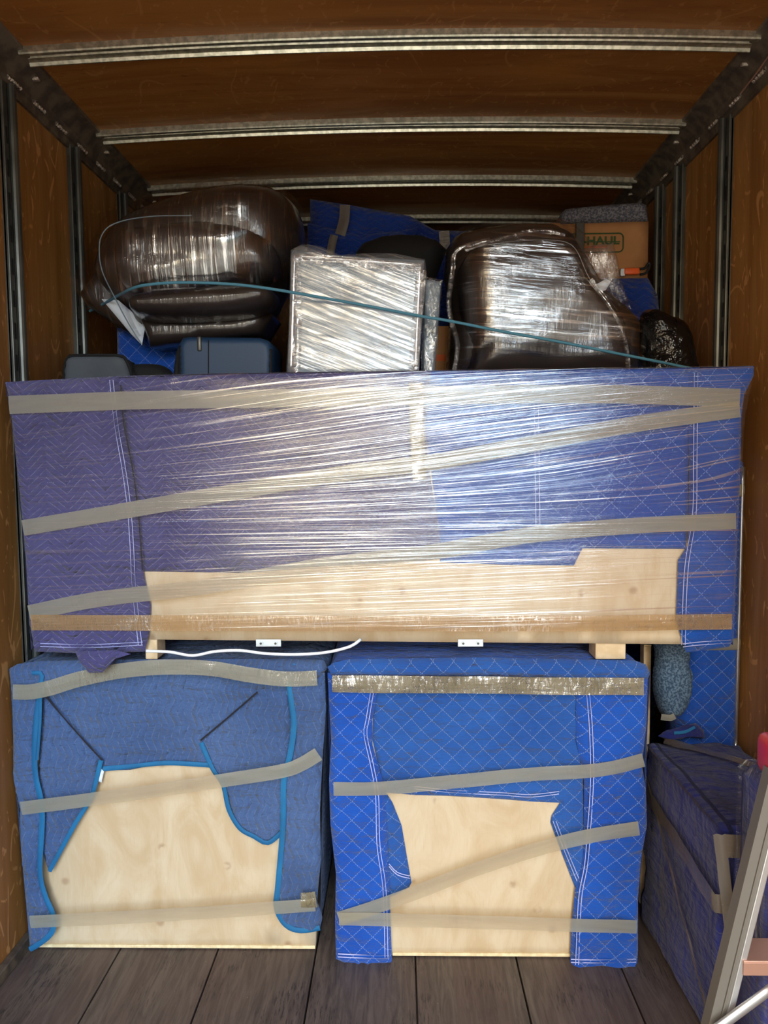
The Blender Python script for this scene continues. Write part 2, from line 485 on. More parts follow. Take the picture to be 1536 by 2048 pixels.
# floor boards
m, t = newmat('worn dark truck floor boards'); ob = t.n('ShaderNodeTexCoord').outputs['Object']
x, y, z = t.sep(ob)[0:3]
strip = t.n('ShaderNodeTexWhiteNoise', {'W': t.m('FLOOR', t.m('MULTIPLY', x, 13.3))}, noise_dimensions='1D').outputs[0]
mp = t.n('ShaderNodeMapping', {'Vector': ob, 'Scale': (26, 2.6, 1)}).outputs[0]
g = t.noise(mp, 2, 6, .65, .8); g3 = t.noise(ob, 5, 4)
c = t.mix(t.rng(g, .3, .72), lin((104, 90, 80)), lin((62, 52, 47)))
c = t.mix(t.m('MULTIPLY', strip, .45), c, lin((88, 66, 60)))
c = t.mix(t.m('MULTIPLY', t.rng(g3, .45, .62), t.rng(t.noise(mp, 7, 4, .7), .5, .62)), c, lin((42, 36, 36)))
c = t.mix(t.rng(t.noise(ob, 120, 2), .74, .79, 0, .5), c, lin((175, 165, 150)))
t.out(principled(t, Base_Color=c, Roughness=.6, Normal=t.bump(g, .35, .004))); M['floor'] = m
M['ground'] = simple('pale concrete driveway', (178, 168, 152), .9, col2=(150, 142, 130), nscale=2)

# packing tape
def mat_tape(name, col, alpha, crinkle, rough=.25, bd=.0025, gl=.05):
    m, t = newmat(name); uv = t.n('ShaderNodeTexCoord').outputs['UV']
    mp = t.n('ShaderNodeMapping', {'Vector': uv, 'Scale': (3, 26, 1)}).outputs[0]
    mp2 = t.n('ShaderNodeMapping', {'Vector': uv, 'Scale': (60, 16, 1), 'Rotation': (0, 0, .3)}).outputs[0]
    a = t.noise(mp, 3, 3, .6); b = t.noise(mp2, 1.4, 4, .7, 1.5)
    msk = t.rng(t.noise(uv, 5, 2), .45, .6, .25, 1)
    bn = t.bump(t.m('ADD', t.m('MULTIPLY', a, .5), t.m('MULTIPLY', t.m('MULTIPLY', b, msk), crinkle)), .8, bd)
    c = t.mix(t.rng(a, .35, .65), lin(col), tuple(v*.93 for v in lin(col)[:3])+(1,))
    p = principled(t, Base_Color=c, Roughness=rough, Normal=bn, Specular_IOR_Level=.55, Coat_Weight=.3, Coat_Roughness=.12, Coat_Normal=bn)
    tr = t.n('ShaderNodeBsdfTransparent', {'Color': lin((238, 222, 190))}).outputs[0]
    g_ = t.n('ShaderNodeBsdfGlossy', {'Color': (1, 1, 1, 1), 'Roughness': .14, 'Normal': bn}).outputs[0]
    mg = t.n('ShaderNodeMixShader', {0: t.m('MULTIPLY', t.m('MULTIPLY', t.rng(b, .48, .6), t.rng(t.noise(uv, 4.5, 2), .47, .58, .15 if gl < .5 else .6, 1)), gl)}); t.t.links.new(p, mg.inputs[1]); t.t.links.new(g_, mg.inputs[2]); p = mg.outputs[0]
    mx = t.n('ShaderNodeMixShader', {0: alpha}); t.t.links.new(tr, mx.inputs[1]); t.t.links.new(p, mx.inputs[2])
    t.out(mx.outputs[0]); return m
M['tape'] = mat_tape('tan packing tape', (186, 180, 164), .42, .3, .14)
M['tape_glossy'] = mat_tape('crinkled tan packing tape', (150, 136, 106), .66, 1.6, .1, .006, .7)
M['tape_soft'] = mat_tape('lightly creased tan packing tape', (180, 174, 156), .48, .8, .12, .004, .3)
M['tape_brown'] = mat_tape('brown packing tape', (186, 148, 102), .5, 1.0, .12, .004, .35)
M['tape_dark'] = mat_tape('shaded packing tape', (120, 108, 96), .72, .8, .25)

# stretch film: real thin plastic; clear with glossy pull lines
def mat_film(name, sc=(1.0, 90.0), rot=0, base=.05, ridge=.5, milk=0.0, fan=None, bumpd=.010, rough=.16, thr=(.5, .68), crk=.6, masks=None, seed=0, coord='UV', zz=1.0):
    m, t = newmat(name); uv = t.n('ShaderNodeTexCoord').outputs[coord]
    if coord == 'Object':
        X, Y_, Z_ = t.sep(uv)[0:3]; uv = t.xyz(t.m('ADD', X, t.m('MULTIPLY', Y_, .6)), Z_, 0)
    if fan:
        u, v, _ = t.sep(uv)[0:3]
        # pull lines tilt differently with height
        k = t.n('ShaderNodeFloatCurve').outputs[0]
        fc = k.node; t.t.links.new(t.rng(v, fan[0], fan[1], 0, 1, False), fc.inputs[1])
        cv = fc.mapping.curves[0]
        pts = fan[2]
        cv.points[0].location = pts[0]; cv.points[1].location = pts[-1]
        for p in pts[1:-1]: cv.points.new(*p)
        fc.mapping.update()
        slope = t.m('MULTIPLY', t.m('SUBTRACT', k, .5), .4)
        v = t.m('SUBTRACT', v, t.m('MULTIPLY', slope, u))
        uv2 = t.xyz(u, v, 0)
    else: uv2 = t.n('ShaderNodeMapping', {'Vector': uv, 'Rotation': (0, 0, rot)}).outputs[0]
    off = (seed*1.37, seed*2.11, 0)
    mp = t.n('ShaderNodeMapping', {'Vector': uv2, 'Scale': (sc[0], sc[1], 1), 'Location': off}).outputs[0]
    a = t.noise(mp, 1, 3, .65, .3)
    mpb = t.n('ShaderNodeMapping', {'Vector': uv2, 'Scale': (sc[0]*.7, sc[1]*.25, 1), 'Location': off}).outputs[0]
    b = t.noise(mpb, 1, 3, .6, .4)
    cr = t.noise(t.n('ShaderNodeMapping', {'Vector': uv2, 'Scale': (22, 45, 1), 'Location': off}).outputs[0], 1, 4, .7, 1.2)
    msk = t.rng(t.noise(uv2, 3.3, 3), .42, .6)
    h = t.m('ADD', t.m('ADD', t.m('MULTIPLY', a, .45), t.m('MULTIPLY', b, 1.3)), t.m('MULTIPLY', t.m('MULTIPLY', cr, msk), crk))
    bn = t.bump(h, 1.0, bumpd)
    rid = t.rng(a, thr[0], thr[1])
    rid2 = t.rng(a, thr[1]-.02, thr[1]+.08)
    fac = t.m('ADD', base, t.m('MULTIPLY', rid, ridge))
    if masks:   # where film layers build up, along u
        u = t.sep(uv)[0]
        mk = t.rng(t.m('ADD', u, t.m('MULTIPLY', t.m('SUBTRACT', t.noise(uv2, 2.5, 2), .5), .5)), masks[0], masks[1], masks[2], 1)
        fac = t.m('MULTIPLY', fac, mk)
    gl = t.n('ShaderNodeBsdfGlossy', {'Color': (1, 1, 1, 1), 'Roughness': rough, 'Normal': bn}).outputs[0]
    tr = t.n('ShaderNodeBsdfTransparent', {'Color': (.97, .97, .98, 1)}).outputs[0]
    if milk:
        df = t.n('ShaderNodeBsdfDiffuse', {'Color': (.86, .88, .9, 1), 'Normal': bn}).outputs[0]
        mm = t.n('ShaderNodeMixShader', {0: t.m('ADD', milk*.5, t.m('MULTIPLY', rid, milk))}); t.t.links.new(tr, mm.inputs[1]); t.t.links.new(df, mm.inputs[2]); tr = mm.outputs[0]
    mx = t.n('ShaderNodeMixShader', {0: t.m('MINIMUM', fac, 1)}); t.t.links.new(tr, mx.inputs[1]); t.t.links.new(gl, mx.inputs[2])
    t.out(mx.outputs[0]); return m
M['film'] = mat_film('stretch film pulled sideways', sc=(1.3, 190), base=.06, ridge=.45, milk=.015, thr=(.53, .68), bumpd=.0022,
                     fan=(.97, 1.80, [(0, .5), (.12, .55), (.3, .60), (.42, .52), (.55, .62), (.75, .82), (.9, .74), (1, .55)]),
                     masks=(-.75, -.25, .35), crk=.35)
M['film_leather'] = mat_film('stretch film over leather', sc=(60, 5), base=.07, ridge=.3, thr=(.5, .66), bumpd=.0022, rough=.15, seed=2)
M['film_leather_side'] = mat_film('stretch film in sideways pulls', sc=(4, 75), rot=R(6), base=.07, ridge=.3, thr=(.5, .66), bumpd=.003, rough=.15, seed=4)
M['film_white'] = mat_film('layered stretch film', sc=(3, 95), rot=R(22), base=.04, ridge=.15, milk=.12, thr=(.44, .66), bumpd=.002, rough=.18, seed=6)
M['film_edge_and_glint'] = mat_film('bunched stretch film', sc=(20, 60), rot=R(80), base=.08, ridge=.3, milk=.04, thr=(.4, .62), bumpd=.010, rough=.2, crk=1.4, seed=8)
M['film_vert'] = mat_film('stretch film in upright pulls', sc=(90, 3), base=.05, ridge=.3, milk=.03, thr=(.5, .66), bumpd=.008, seed=9)
M['pale_board'] = simple('pale grey foam board', (122, 138, 150), .6, col2=(110, 126, 138))

# ================================================================== SETTING
XL, XR, ZC, YF, YR = -1.205, 1.14, 2.775, 4.75, -.35
def bow(x): return .03*(1-((x-(XL+XR)/2)/((XR-XL)/2))**2)
# floor boards with open seams
bm = bmesh.new()
seams = [XL-.02]
xs_ = [at(p[0], p[1], 2).x for p in []]
def atZ0(px, py):
    r_ = ray(px, py); return CAM + r_*(-CAM.z/r_.z)
sx = [atZ0(235, 1908).x, atZ0(432, 1906).x, atZ0(631, 1904).x, atZ0(832, 1924).x, atZ0(1035, 1928).x]
stepx = (sx[-1]-sx[0])/4
edges_x = [XL]
k = sx[0]
while k-stepx > XL+.05: k -= stepx
while k < XR-.04: edges_x.append(k); k += stepx
edges_x.append(XR)
for a, b in zip(edges_x[:-1], edges_x[1:]):
    add_box(bm, ((a+b)/2, (YR+YF)/2, -.02), (b-a-.005, YF-YR, .04), bev=.0015)
add_box(bm, ((XL+XR)/2, (YR+YF)/2, -.05), (XR-XL+.1, YF-YR, .03))
struct(obj('floor', bm, M['floor'], smooth=False), 'dark worn wooden truck floor boards running lengthwise')
# walls
def slab(name, c, s, mat, label):
    bm = bmesh.new(); add_box(bm, c, s); return struct(obj(name, bm, mat, smooth=False), label)
slab('wall_left', (XL-.03, (YR+YF)/2, ZC/2), (.06, YF-YR, ZC+.1), M['wall'], 'scratched orange-brown plywood lining of the left side')
slab('wall_right', (XR+.03, (YR+YF)/2, ZC/2), (.06, YF-YR, ZC+.1), M['wall'], 'scratched brown plywood lining of the right side')
slab('wall_front', ((XL+XR)/2, YF+.03, ZC/2), (XR-XL+.12, .06, ZC+.1), M['wall'], 'plywood wall at the far end of the truck box')
# bowed ceiling
bm = bmesh.new(); prev = None; N = 24
for i in range(N+1):
    xx = XL-.06+(XR-XL+.12)*i/N; zz = ZC+bow(xx)
    vs = [bm.verts.new((xx, YR, zz)), bm.verts.new((xx, YF+.06, zz)), bm.verts.new((xx, YF+.06, zz+.05)), bm.verts.new((xx, YR, zz+.05))]
    if prev:
        for q in range(4): bm.faces.new((prev[q], prev[(q+1) % 4], vs[(q+1) % 4], vs[q]))
    else: bm.faces.new(vs)
    prev = vs
bm.faces.new(prev[::-1]); bmesh.ops.recalc_face_normals(bm, faces=bm.faces[:])
struct(obj('ceiling', bm, M['ceil'], smooth=False), 'bowed brown plywood roof lining with steel bows')
slab('ground', (0, -9, -.98), (40, 17.5, .06), M['ground'], 'pale driveway behind the truck')
# roof bows
prof = [(0, .006), (0, -.018), (.003, -.022), (.020, -.020), (.024, -.004), (.040, -.003), (.046, -.012), (.068, -.013), (.072, -.022), (.077, -.022), (.080, -.012), (.084, .006)]
trim_no = [0]
def tname():
    trim_no[0] += 1; return 'trim_%d' % trim_no[0]
ybows = [1.70, 2.29, 2.86, 3.43, 3.97, 4.52]
where = ['nearest', 'second', 'third', 'fourth', 'fifth', 'sixth']
bowlab = ['bare galvanised roof bow above the camera', 'galvanised roof bow nearest the viewer, widest across the ceiling', 'galvanised roof bow next behind the nearest one',
          'galvanised roof bow just above the left leather chair', 'galvanised roof bow farthest back, above the cardboard box', 'galvanised roof bow hidden at the far end']
for yb, lb in zip(ybows, bowlab):
    bm = bmesh.new(); prev = None
    for i in range(41):
        xx = XL+.07+(XR-XL-.14)*i/40
        vs = [bm.verts.new((xx, yb+a, ZC+bow(xx)+b)) for a, b in prof]
        if prev:
            for q in range(len(vs)-1): bm.faces.new((prev[q], prev[q+1], vs[q+1], vs[q]))
        prev = vs
    bmesh.ops.recalc_face_normals(bm, faces=bm.faces[:])
    struct(obj(tname(), bm, M['galv'], smooth=False), lb)
# side cove rails with crimped foil strip and rivets
for sgn, X0, lb in ((-1, XL, 'dusty dark steel cove rail along top of left side'), (1, XR, 'dusty dark steel cove rail along top of right side')):
    pr = [(0, -.10), (.010, -.10), (.014, -.075), (.020, -.070), (.028, -.045), (.060, -.012), (.085, -.006), (.088, .012), (0, .03)]
    bm = bmesh.new(); rows = []
    nY = 60
    for j in range(nY+1):
        yy = YR+(YF-YR)*j/nY
        rows.append([bm.verts.new((X0-sgn*a, yy, ZC+b+.002*noise.noise(Vector((a*30, yy*8, sgn))))) for a, b in pr])
    for j in range(nY):
        for q in range(len(pr)-1): bm.faces.new((rows[j][q], rows[j][q+1], rows[j+1][q+1], rows[j+1][q]))
    bmesh.ops.recalc_face_normals(bm, faces=bm.faces[:])
    rl = struct(obj(tname(), bm, M['rail'], smooth=False), lb)
    k = 0; yy = .2
    rr = random.Random(5+sgn)
    while yy < 4.6:
        bm = bmesh.new()
        nseg = 14; L = .085
        pts = [(X0-sgn*(.021+.0015*math.sin(i*2.2)), yy+L*i/nseg, ZC-.068+.002*math.sin(i*2.0)) for i in range(nseg+1)]
        add_tube(bm, pts, [.0062+.0022*math.sin(i*2.1) for i in range(nseg+1)], 6)
        obj('foil_strip', bm, M['crimp'], rl); yy += .165+rr.uniform(-.01, .01)
    for yb in ybows[1:5]:
        bm = bmesh.new(); add_box(bm, (X0-sgn*.055, yb+.14, ZC-.022), (.022, .016, .010), bev=.003)
        obj('rivet', bm, M['crimp'], rl)
    if sgn > 0:
        bm = bmesh.new()
        pts = catmull([(X0-.03, 1.9+.1*i, ZC-.06+.012*math.sin(i*1.9)) for i in range(7)], .01)
        add_tube(bm, pts, .003, 6); c_ = obj('wire', bm, M['copper'], rl)
# wall tracks
def track(sgn, X0, yc, lb, wid=.085, two=False):
    bm = bmesh.new(); zt = ZC-.085; zb = .0
    for f_, wd, dp in ((-wid/2, .028, .016), (wid/2-.028, .028, .016)):
        add_box(bm, (X0-sgn*dp/2, yc+f_+wd/2, (zt+zb)/2), (dp, wd, zt-zb), bev=.003)
        zz = .08
        while zz < zt-.1:
            add_box(bm, (X0-sgn*(dp+.0004), yc+f_+wd/2, zz), (.0016, .010, .050), mi=1); zz += .098
    add_box(bm, (X0-sgn*.004, yc, (zt+zb)/2), (.008, wid, zt-zb))
    pts = [Vector((X0-sgn*.022, yc, zb+(zt-zb)*i/20)) for i in range(21)]
    add_tube(bm, pts, .0135, 12)
    return struct(obj(tname(), bm, None, smooth=False, mats=[M['track'], M['slot']]), lb)
for yc, lb in ((2.335, 'slotted steel track nearest the viewer on the left side'), (2.80, 'second slotted steel track on the left side, where the rope ends'), (3.28, 'third slotted steel track on the left side'), (3.50, 'fourth slotted steel track on the left side'), (3.95, 'rearmost slotted steel track on the left side')):
    track(-1, XL, yc, lb)
for yc, lb in ((2.66, 'slotted steel track nearest the viewer on the right side'), (3.08, 'second slotted steel track on the right side'), (3.30, 'third slotted steel track on the right side'), (3.9, 'rearmost slotted steel track on the right side')):
    track(1, XR, yc, lb)
# floor edge strips
for sgn, X0, nm in ((-1, XL, 'baseboard_left'), (1, XR, 'baseboard_right')):
    bm = bmesh.new(); add_box(bm, (X0-sgn*.012, (YR+YF)/2, .02), (.024, YF-YR, .04), bev=.004)
    struct(obj(nm, bm, M['rail'], smooth=False), 'dark strip where the floor meets the side')

# ================================================================== LEFT LOWER CABINET
YB = 2.215
lc = thing('wrapped_cabinet', 'birch plywood cabinet under faded blue blanket with bright teal binding, lower left', 'cabinet', (at(340, 1500, YB).x, YB+.3, 0))
def WX(px, Y=YB, py=1600): return at(px, py, Y).x
bz = .004
def zof(py, Y=YB, px=350): return at(px, py, Y).z
soft('carcass', [(at(68, 1905, YB).x, bz), (at(631, 1903, YB).x, bz), (at(640, 1330, YB).x, zof(1338)), (at(32, 1330, YB).x, zof(1338))], YB, M['birch'], lc, thick=.003, r=.003, grid=.06, skirt=.62, world=True)
bm = bmesh.new()
for a in ((68, 631),):
    p, q = at(a[0], 1900, YB), at(a[1], 1900, YB)
    add_box(bm, ((p.x+q.x)/2, YB-.003, .010), (q.x-p.x, .006, .010), bev=.001)
obj('bottom_edge', bm, M['birch_edge'], lc, smooth=False)
D = YB
cen = soft('blanket_apron', [(80, 1338), (590, 1335), (590, 1545), (440, 1537), (425, 1530), (330, 1525), (260, 1540), (208, 1541), (200, 1532), (82, 1430)], D-.004, M['steel_blue'], lc, thick=.012, r=.012, wr=0.0090, wscale=15, waniso=4, wang=85, seed=1)
ribbon('binding', [(206, 1538), (260, 1533), (330, 1526), (380, 1528), (430, 1531)], .015, D-.019, M['binding'], cen, arch=.003)
fl = soft('blanket_fold', [(86, 1385), (204, 1522), (185, 1592), (150, 1650), (98, 1745), (84, 1700), (76, 1560)], D-.012, M['steel_blue'], lc, thick=.014, r=.012, wr=0.0090, wscale=15, waniso=4, wang=60, seed=2)
ribbon('binding', [(202, 1520), (183, 1592), (148, 1652), (99, 1742)], .014, D-.029, M['binding'], fl, arch=.003)
ribbon('fold_shadow', [(88, 1388), (140, 1450), (205, 1521)], .005, D-.030, M['edge_shadow'], fl, arch=.001)  # dark strip paints the shadow along the fold
fr = soft('blanket_fold', [(400, 1482), (430, 1455), (515, 1385), (580, 1375), (583, 1500), (580, 1600), (566, 1662), (536, 1688), (482, 1660), (462, 1625), (448, 1570), (425, 1540)], D-.012, M['steel_blue'], lc, thick=.016, r=.014, wr=0.0105, wscale=15, waniso=4, wang=50, seed=3)
ribbon('binding', [(402, 1485), (425, 1538), (446, 1570), (458, 1620), (480, 1657), (508, 1673), (536, 1686), (566, 1662)], .014, D-.031, M['binding'], fr, arch=.003)
ribbon('fold_shadow', [(401, 1481), (450, 1440), (515, 1384)], .005, D-.032, M['edge_shadow'], fr, arch=.001)
sl = soft('blanket_side_flap', [(20, 1335), (90, 1345), (84, 1400), (74, 1520), (88, 1620), (84, 1740), (92, 1790), (108, 1830), (106, 1865), (85, 1885), (60, 1900), (52, 1800), (42, 1700), (40, 1615), (27, 1560), (26, 1440)], D-.022, M['steel_blue'], lc, thick=.018, r=.018, wr=0.0105, wscale=15, waniso=4, wang=85, seed=4)
ribbon('binding', [(84, 1375), (72, 1440), (70, 1540), (84, 1620), (80, 1740), (90, 1790), (106, 1830), (105, 1862), (84, 1884), (60, 1899)], .017, D-.042, M['binding'], sl, arch=.003)
ribbon('binding', [(80, 1370), (80, 1440), (74, 1520)], .010, D-.046, M['binding'], sl, arch=.003)
sr = soft('blanket_side_flap', [(575, 1355), (650, 1345), (652, 1420), (645, 1520), (640, 1620), (642, 1720), (634, 1800), (645, 1835), (640, 1858), (600, 1864), (570, 1850), (552, 1820), (553, 1790), (564, 1650), (566, 1560), (590, 1480)], D-.022, M['steel_blue'], lc, thick=.022, r=.024, wr=0.0120, wscale=15, waniso=4, wang=85, seed=5)
ribbon('binding', [(592, 1330), (578, 1348), (582, 1400), (588, 1450), (580, 1510), (568, 1560), (566, 1650), (556, 1770), (553, 1815), (572, 1850), (602, 1862), (640, 1856)], .017, D-.045, M['binding'], sr, arch=.003)
tp = soft('blanket_top', [(18, 1338), (35, 1328), (80, 1322), (350, 1318), (600, 1318), (648, 1320), (655, 1336), (640, 1356), (560, 1368), (420, 1352), (330, 1342), (230, 1352), (120, 1376), (60, 1380), (22, 1374)], D-.028, M['steel_blue'], lc, thick=.028, r=.03, wr=0.0090, wang=5, seed=6)
ribbon('binding', [(64, 1346), (80, 1346), (84, 1352), (82, 1366)], .012, D-.060, M['binding'], tp, arch=.003)
edge_back('blanket_sides', [(60, 1898), (42, 1700), (30, 1560), (20, 1340), (50, 1328), (350, 1324), (610, 1324), (652, 1336), (650, 1450), (644, 1600), (640, 1850)], D-.024, D+.6, M['steel_blue'], lc, seed=1, wr=.006)
soft('cleat', [(195, 1562), (200, 1535), (208, 1543), (203, 1565)], D-.02, M['foam'], lc, thick=.008, r=.006, grid=.006)
ribbon('packing_tape', [(26, 1384), (60, 1384), (100, 1376), (160, 1358), (240, 1342), (330, 1334), (420, 1337), (500, 1350), (570, 1358), (634, 1356)], .046, D-.064, M['tape_soft'], lc, seed=1)
ribbon('packing_tape', [(42, 1617), (150, 1603), (300, 1583), (440, 1562), (560, 1543), (600, 1530), (637, 1508)], .042, D-.066, M['tape'], lc, seed=2)
ribbon('packing_tape', [(60, 1844), (200, 1837), (400, 1826), (560, 1815), (630, 1810)], .041, D-.068, M['tape'], lc, seed=3)
ribbon('tape_end', [(602, 1802), (616, 1802), (632, 1800)], .05, D-.073, M['tape_glossy'], lc, seed=4, wob=.006)

# ================================================================== RIGHT LOWER CABINET
D2 = 2.185
rc = thing('wrapped_cabinet', 'birch plywood cabinet under bright royal blue diamond-quilted blanket, lower centre', 'cabinet', (at(970, 1600, D2).x, D2+.3, 0))
soft('carcass', [(at(690, 1925, D2).x, bz), (at(1260, 1935, D2).x, bz), (at(1280, 1345, D2).x, zof(1345, D2)), (at(675, 1345, D2).x, zof(1345, D2))], D2, M['birch'], rc, thick=.003, r=.003, grid=.06, skirt=.62, world=True)
bm = bmesh.new(); p, q = at(785, 1920, D2), at(1140, 1920, D2)
add_box(bm, ((p.x+q.x)/2, D2-.003, .010), (q.x-p.x, .006, .010), bev=.001); obj('bottom_edge', bm, M['birch_edge'], rc, smooth=False)
D = D2
ap = soft('blanket_apron', [(748, 1350), (1170, 1350), (1168, 1450), (1168, 1600), (1130, 1606), (1108, 1605), (1060, 1603), (1000, 1598), (900, 1592), (830, 1590), (768, 1585), (745, 1480)], D-.004, M['royal_faded'], rc, thick=.014, r=.014, wr=0.0091, wscale=15, waniso=4, wang=30, seed=7)
bm = bmesh.new()
for o_ in (-3, 2): ribbon('', [(830, 1576+o_), (900, 1583+o_), (1000, 1588+o_), (1060, 1592+o_), (1118, 1586+o_)], .0022, D-.022, None, bm=bm, across=1)
obj('stitching', bm, M['thread'], ap)
fi = soft('blanket_fold', [(758, 1570), (774, 1588), (785, 1605), (803, 1650), (815, 1720), (823, 1765), (818, 1775), (790, 1790), (775, 1795), (772, 1700)], D-.008, M['royal_faded'], rc, thick=.012, r=.01, wr=0.0065, wscale=15, waniso=4, wang=70, seed=8)
bm = bmesh.new()
for o_ in (0, 5): ribbon('', [(778, 1728+o_), (795, 1745+o_), (820, 1752+o_)], .0022, D-.024, None, bm=bm, across=1)
obj('stitching', bm, M['thread'], fi)
fo = soft('blanket_fold', [(1165, 1540), (1130, 1590), (1103, 1632), (1101, 1645), (1125, 1710), (1150, 1775), (1165, 1770), (1172, 1700)], D-.010, M['royal_faded'], rc, thick=.012, r=.01, wr=0.0065, wscale=15, waniso=4, wang=70, seed=9)
bm = bmesh.new()
for o_ in (4, 10): ribbon('', [(1102+o_, 1642), (1125+o_, 1702), (1150+o_, 1762)], .0022, D-.026, None, bm=bm, across=1)
obj('stitching', bm, M['thread'], fo)
bl = soft('blanket_side_flap', [(655, 1345), (762, 1345), (756, 1380), (745, 1440), (745, 1490), (765, 1560), (772, 1620), (778, 1740), (781, 1840), (784, 1925), (740, 1928), (690, 1926), (672, 1918), (670, 1840), (672, 1750), (661, 1650), (658, 1560), (662, 1480)], D-.022, M['royal'], rc, thick=.02, r=.02, wr=0.0091, wscale=15, waniso=4, wang=80, seed=10)
bm = bmesh.new()
for o_ in (-4, 2): ribbon('', [(745+o_, 1385), (736+o_, 1440), (732+o_, 1470), (745+o_, 1530), (755+o_, 1590), (758+o_, 1690), (770+o_, 1780), (774+o_, 1915)], .0022, D-.046, None, bm=bm, across=1)
for o_ in (-3, 3): ribbon('', [(676, 1911+o_), (720, 1913+o_), (778, 1914+o_)], .0022, D-.046, None, bm=bm, across=1)
obj('stitching', bm, M['thread'], bl)
br = soft('blanket_side_flap', [(1152, 1345), (1296, 1345), (1293, 1450), (1284, 1530), (1292, 1580), (1294, 1650), (1282, 1720), (1276, 1800), (1276, 1900), (1274, 1934), (1200, 1936), (1140, 1936), (1142, 1860), (1150, 1780), (1168, 1700), (1168, 1560), (1152, 1480)], D-.022, M['royal'], rc, thick=.02, r=.02, wr=0.0104, wscale=15, waniso=4, wang=70, seed=11)
bm = bmesh.new()
for o_ in (-3, 3): ribbon('', [(1176+o_, 1385), (1182+o_, 1460), (1184+o_, 1560), (1178+o_, 1660), (1172+o_, 1730), (1160+o_, 1800), (1154+o_, 1930)], .0022, D-.046, None, bm=bm, across=1)
for o_ in (-3, 3): ribbon('', [(1142, 1922+o_), (1200, 1923+o_), (1272, 1921+o_)], .0022, D-.046, None, bm=bm, across=1)
obj('stitching', bm, M['thread'], br)
bt = soft('blanket_top', [(655, 1334), (668, 1325), (700, 1318), (980, 1315), (1270, 1321), (1292, 1329), (1300, 1345), (1296, 1358), (1160, 1360), (980, 1352), (700, 1352), (662, 1350)], D-.030, M['royal_faded'], rc, thick=.03, r=.03, wr=0.0052, wang=5, seed=12)
edge_back('blanket_sides', [(672, 1918), (672, 1750), (660, 1600), (656, 1345), (672, 1326), (980, 1322), (1280, 1330), (1300, 1352), (1293, 1500), (1292, 1620), (1276, 1800), (1275, 1932)], D-.024, D+.6, M['royal'], rc, seed=2, wr=.004)
ribbon('packing_tape', [(664, 1368), (780, 1369), (950, 1370), (1100, 1372), (1288, 1373)], .051, D-.062, M['tape_glossy'], rc, seed=5, wob=.003)
ribbon('packing_tape', [(667, 1578), (760, 1577), (900, 1564), (1060, 1549), (1200, 1540), (1287, 1520)], .042, D-.052, M['tape'], rc, seed=6)
ribbon('packing_tape', [(678, 1838), (740, 1818), (850, 1778), (960, 1736), (1080, 1697), (1180, 1672), (1278, 1657)], .044, D-.056, M['tape'], rc, seed=7)
ribbon('packing_tape', [(678, 1838), (800, 1840), (1000, 1846), (1274, 1854)], .041, D-.062, M['tape'], rc, seed=8)

# ================================================================== HIDDEN-DEPTH CHEST seen through the gap above the lower cabinets
Z2 = zof(1300, 2.5)
ch = thing('wrapped_chest', 'dark blue blanket-wrapped chest showing in the gap beneath the long panel', 'chest', (-.1, 2.82, .92))
soft('chest', [(-1.10, .945), (.90, .945), (.90, 1.785), (-1.10, 1.785)], 2.42, M['navy'], ch, thick=.02, r=.03, grid=.05, skirt=.52, wr=.004, world=True)

# ================================================================== LONG WRAPPED PANEL CABINET
Y3 = 2.18
lp = thing('wrapped_headboard', 'long birch panel unit in purple and blue blankets under shiny stretch film', 'furniture', (-.03, Y3+.08, .9))
soft('carcass', [(30, 772), (1480, 752), (1440, 1289), (75, 1277)], Y3, M['birch'], lp, thick=.003, r=.003, grid=.06, skirt=.09)
pm = soft('purple_blanket', [(230, 752), (560, 745), (862, 741), (850, 860), (862, 960), (880, 1060), (884, 1118), (760, 1127), (620, 1134), (500, 1146), (285, 1143), (270, 1000), (250, 850)], Y3-.004, M['purple'], lp, thick=.014, r=.012, wr=.006, wscale=5, seed=20)
pf = soft('purple_blanket_flap', [(10, 764), (120, 758), (238, 752), (246, 830), (262, 930), (275, 1010), (282, 1100), (290, 1160), (302, 1210), (300, 1260), (290, 1303), (190, 1308), (70, 1303), (58, 1240), (52, 1120), (40, 990), (28, 880), (20, 800)], Y3-.014, M['purple'], lp, thick=.02, r=.022, wr=.008, wscale=5, wang=70, seed=21)
ribbon('fold_shadow', [(241, 770), (248, 850), (264, 930), (275, 1010), (281, 1080), (285, 1140)], .004, Y3-.036, M['edge_shadow'], pf, arch=.001)  # shadow line of the overlapping flap, put in as a dark strip
bm = bmesh.new()
for o_ in (-3, 4): ribbon('', [(222+o_, 760), (232+o_, 850), (246+o_, 930), (257+o_, 1010), (263+o_, 1090), (268+o_, 1180), (280+o_, 1290)], .0018, Y3-.039, None, bm=bm, across=1)
for o_ in (-3, 3): ribbon('', [(80, 1290+o_), (180, 1292+o_), (286, 1287+o_)], .0018, Y3-.039, None, bm=bm, across=1)
obj('stitching', bm, M['thread'], pf)
soft('blanket_corner', [(150, 1303), (232, 1300), (262, 1308), (230, 1318), (205, 1345), (178, 1346), (160, 1325)], Y3-.075, M['purple'], lp, thick=.02, r=.014, wr=.01, wang=40, seed=22)
bb = soft('blue_blanket', [(862, 741), (1100, 739), (1400, 735), (1385, 900), (1372, 1098), (1165, 1097), (1148, 1131), (1020, 1130), (880, 1125), (878, 1060), (864, 960), (850, 860)], Y3-.004, M['blue_top'], lp, thick=.014, r=.012, wr=.006, wscale=5, seed=23)
bm = bmesh.new()
for o_ in (-4, 4): ribbon('', [(1072+o_, 760), (1074+o_, 900), (1076+o_, 1060)], .0016, Y3-.022, None, bm=bm, across=1)
obj('stitching', bm, M['thread'], bb)
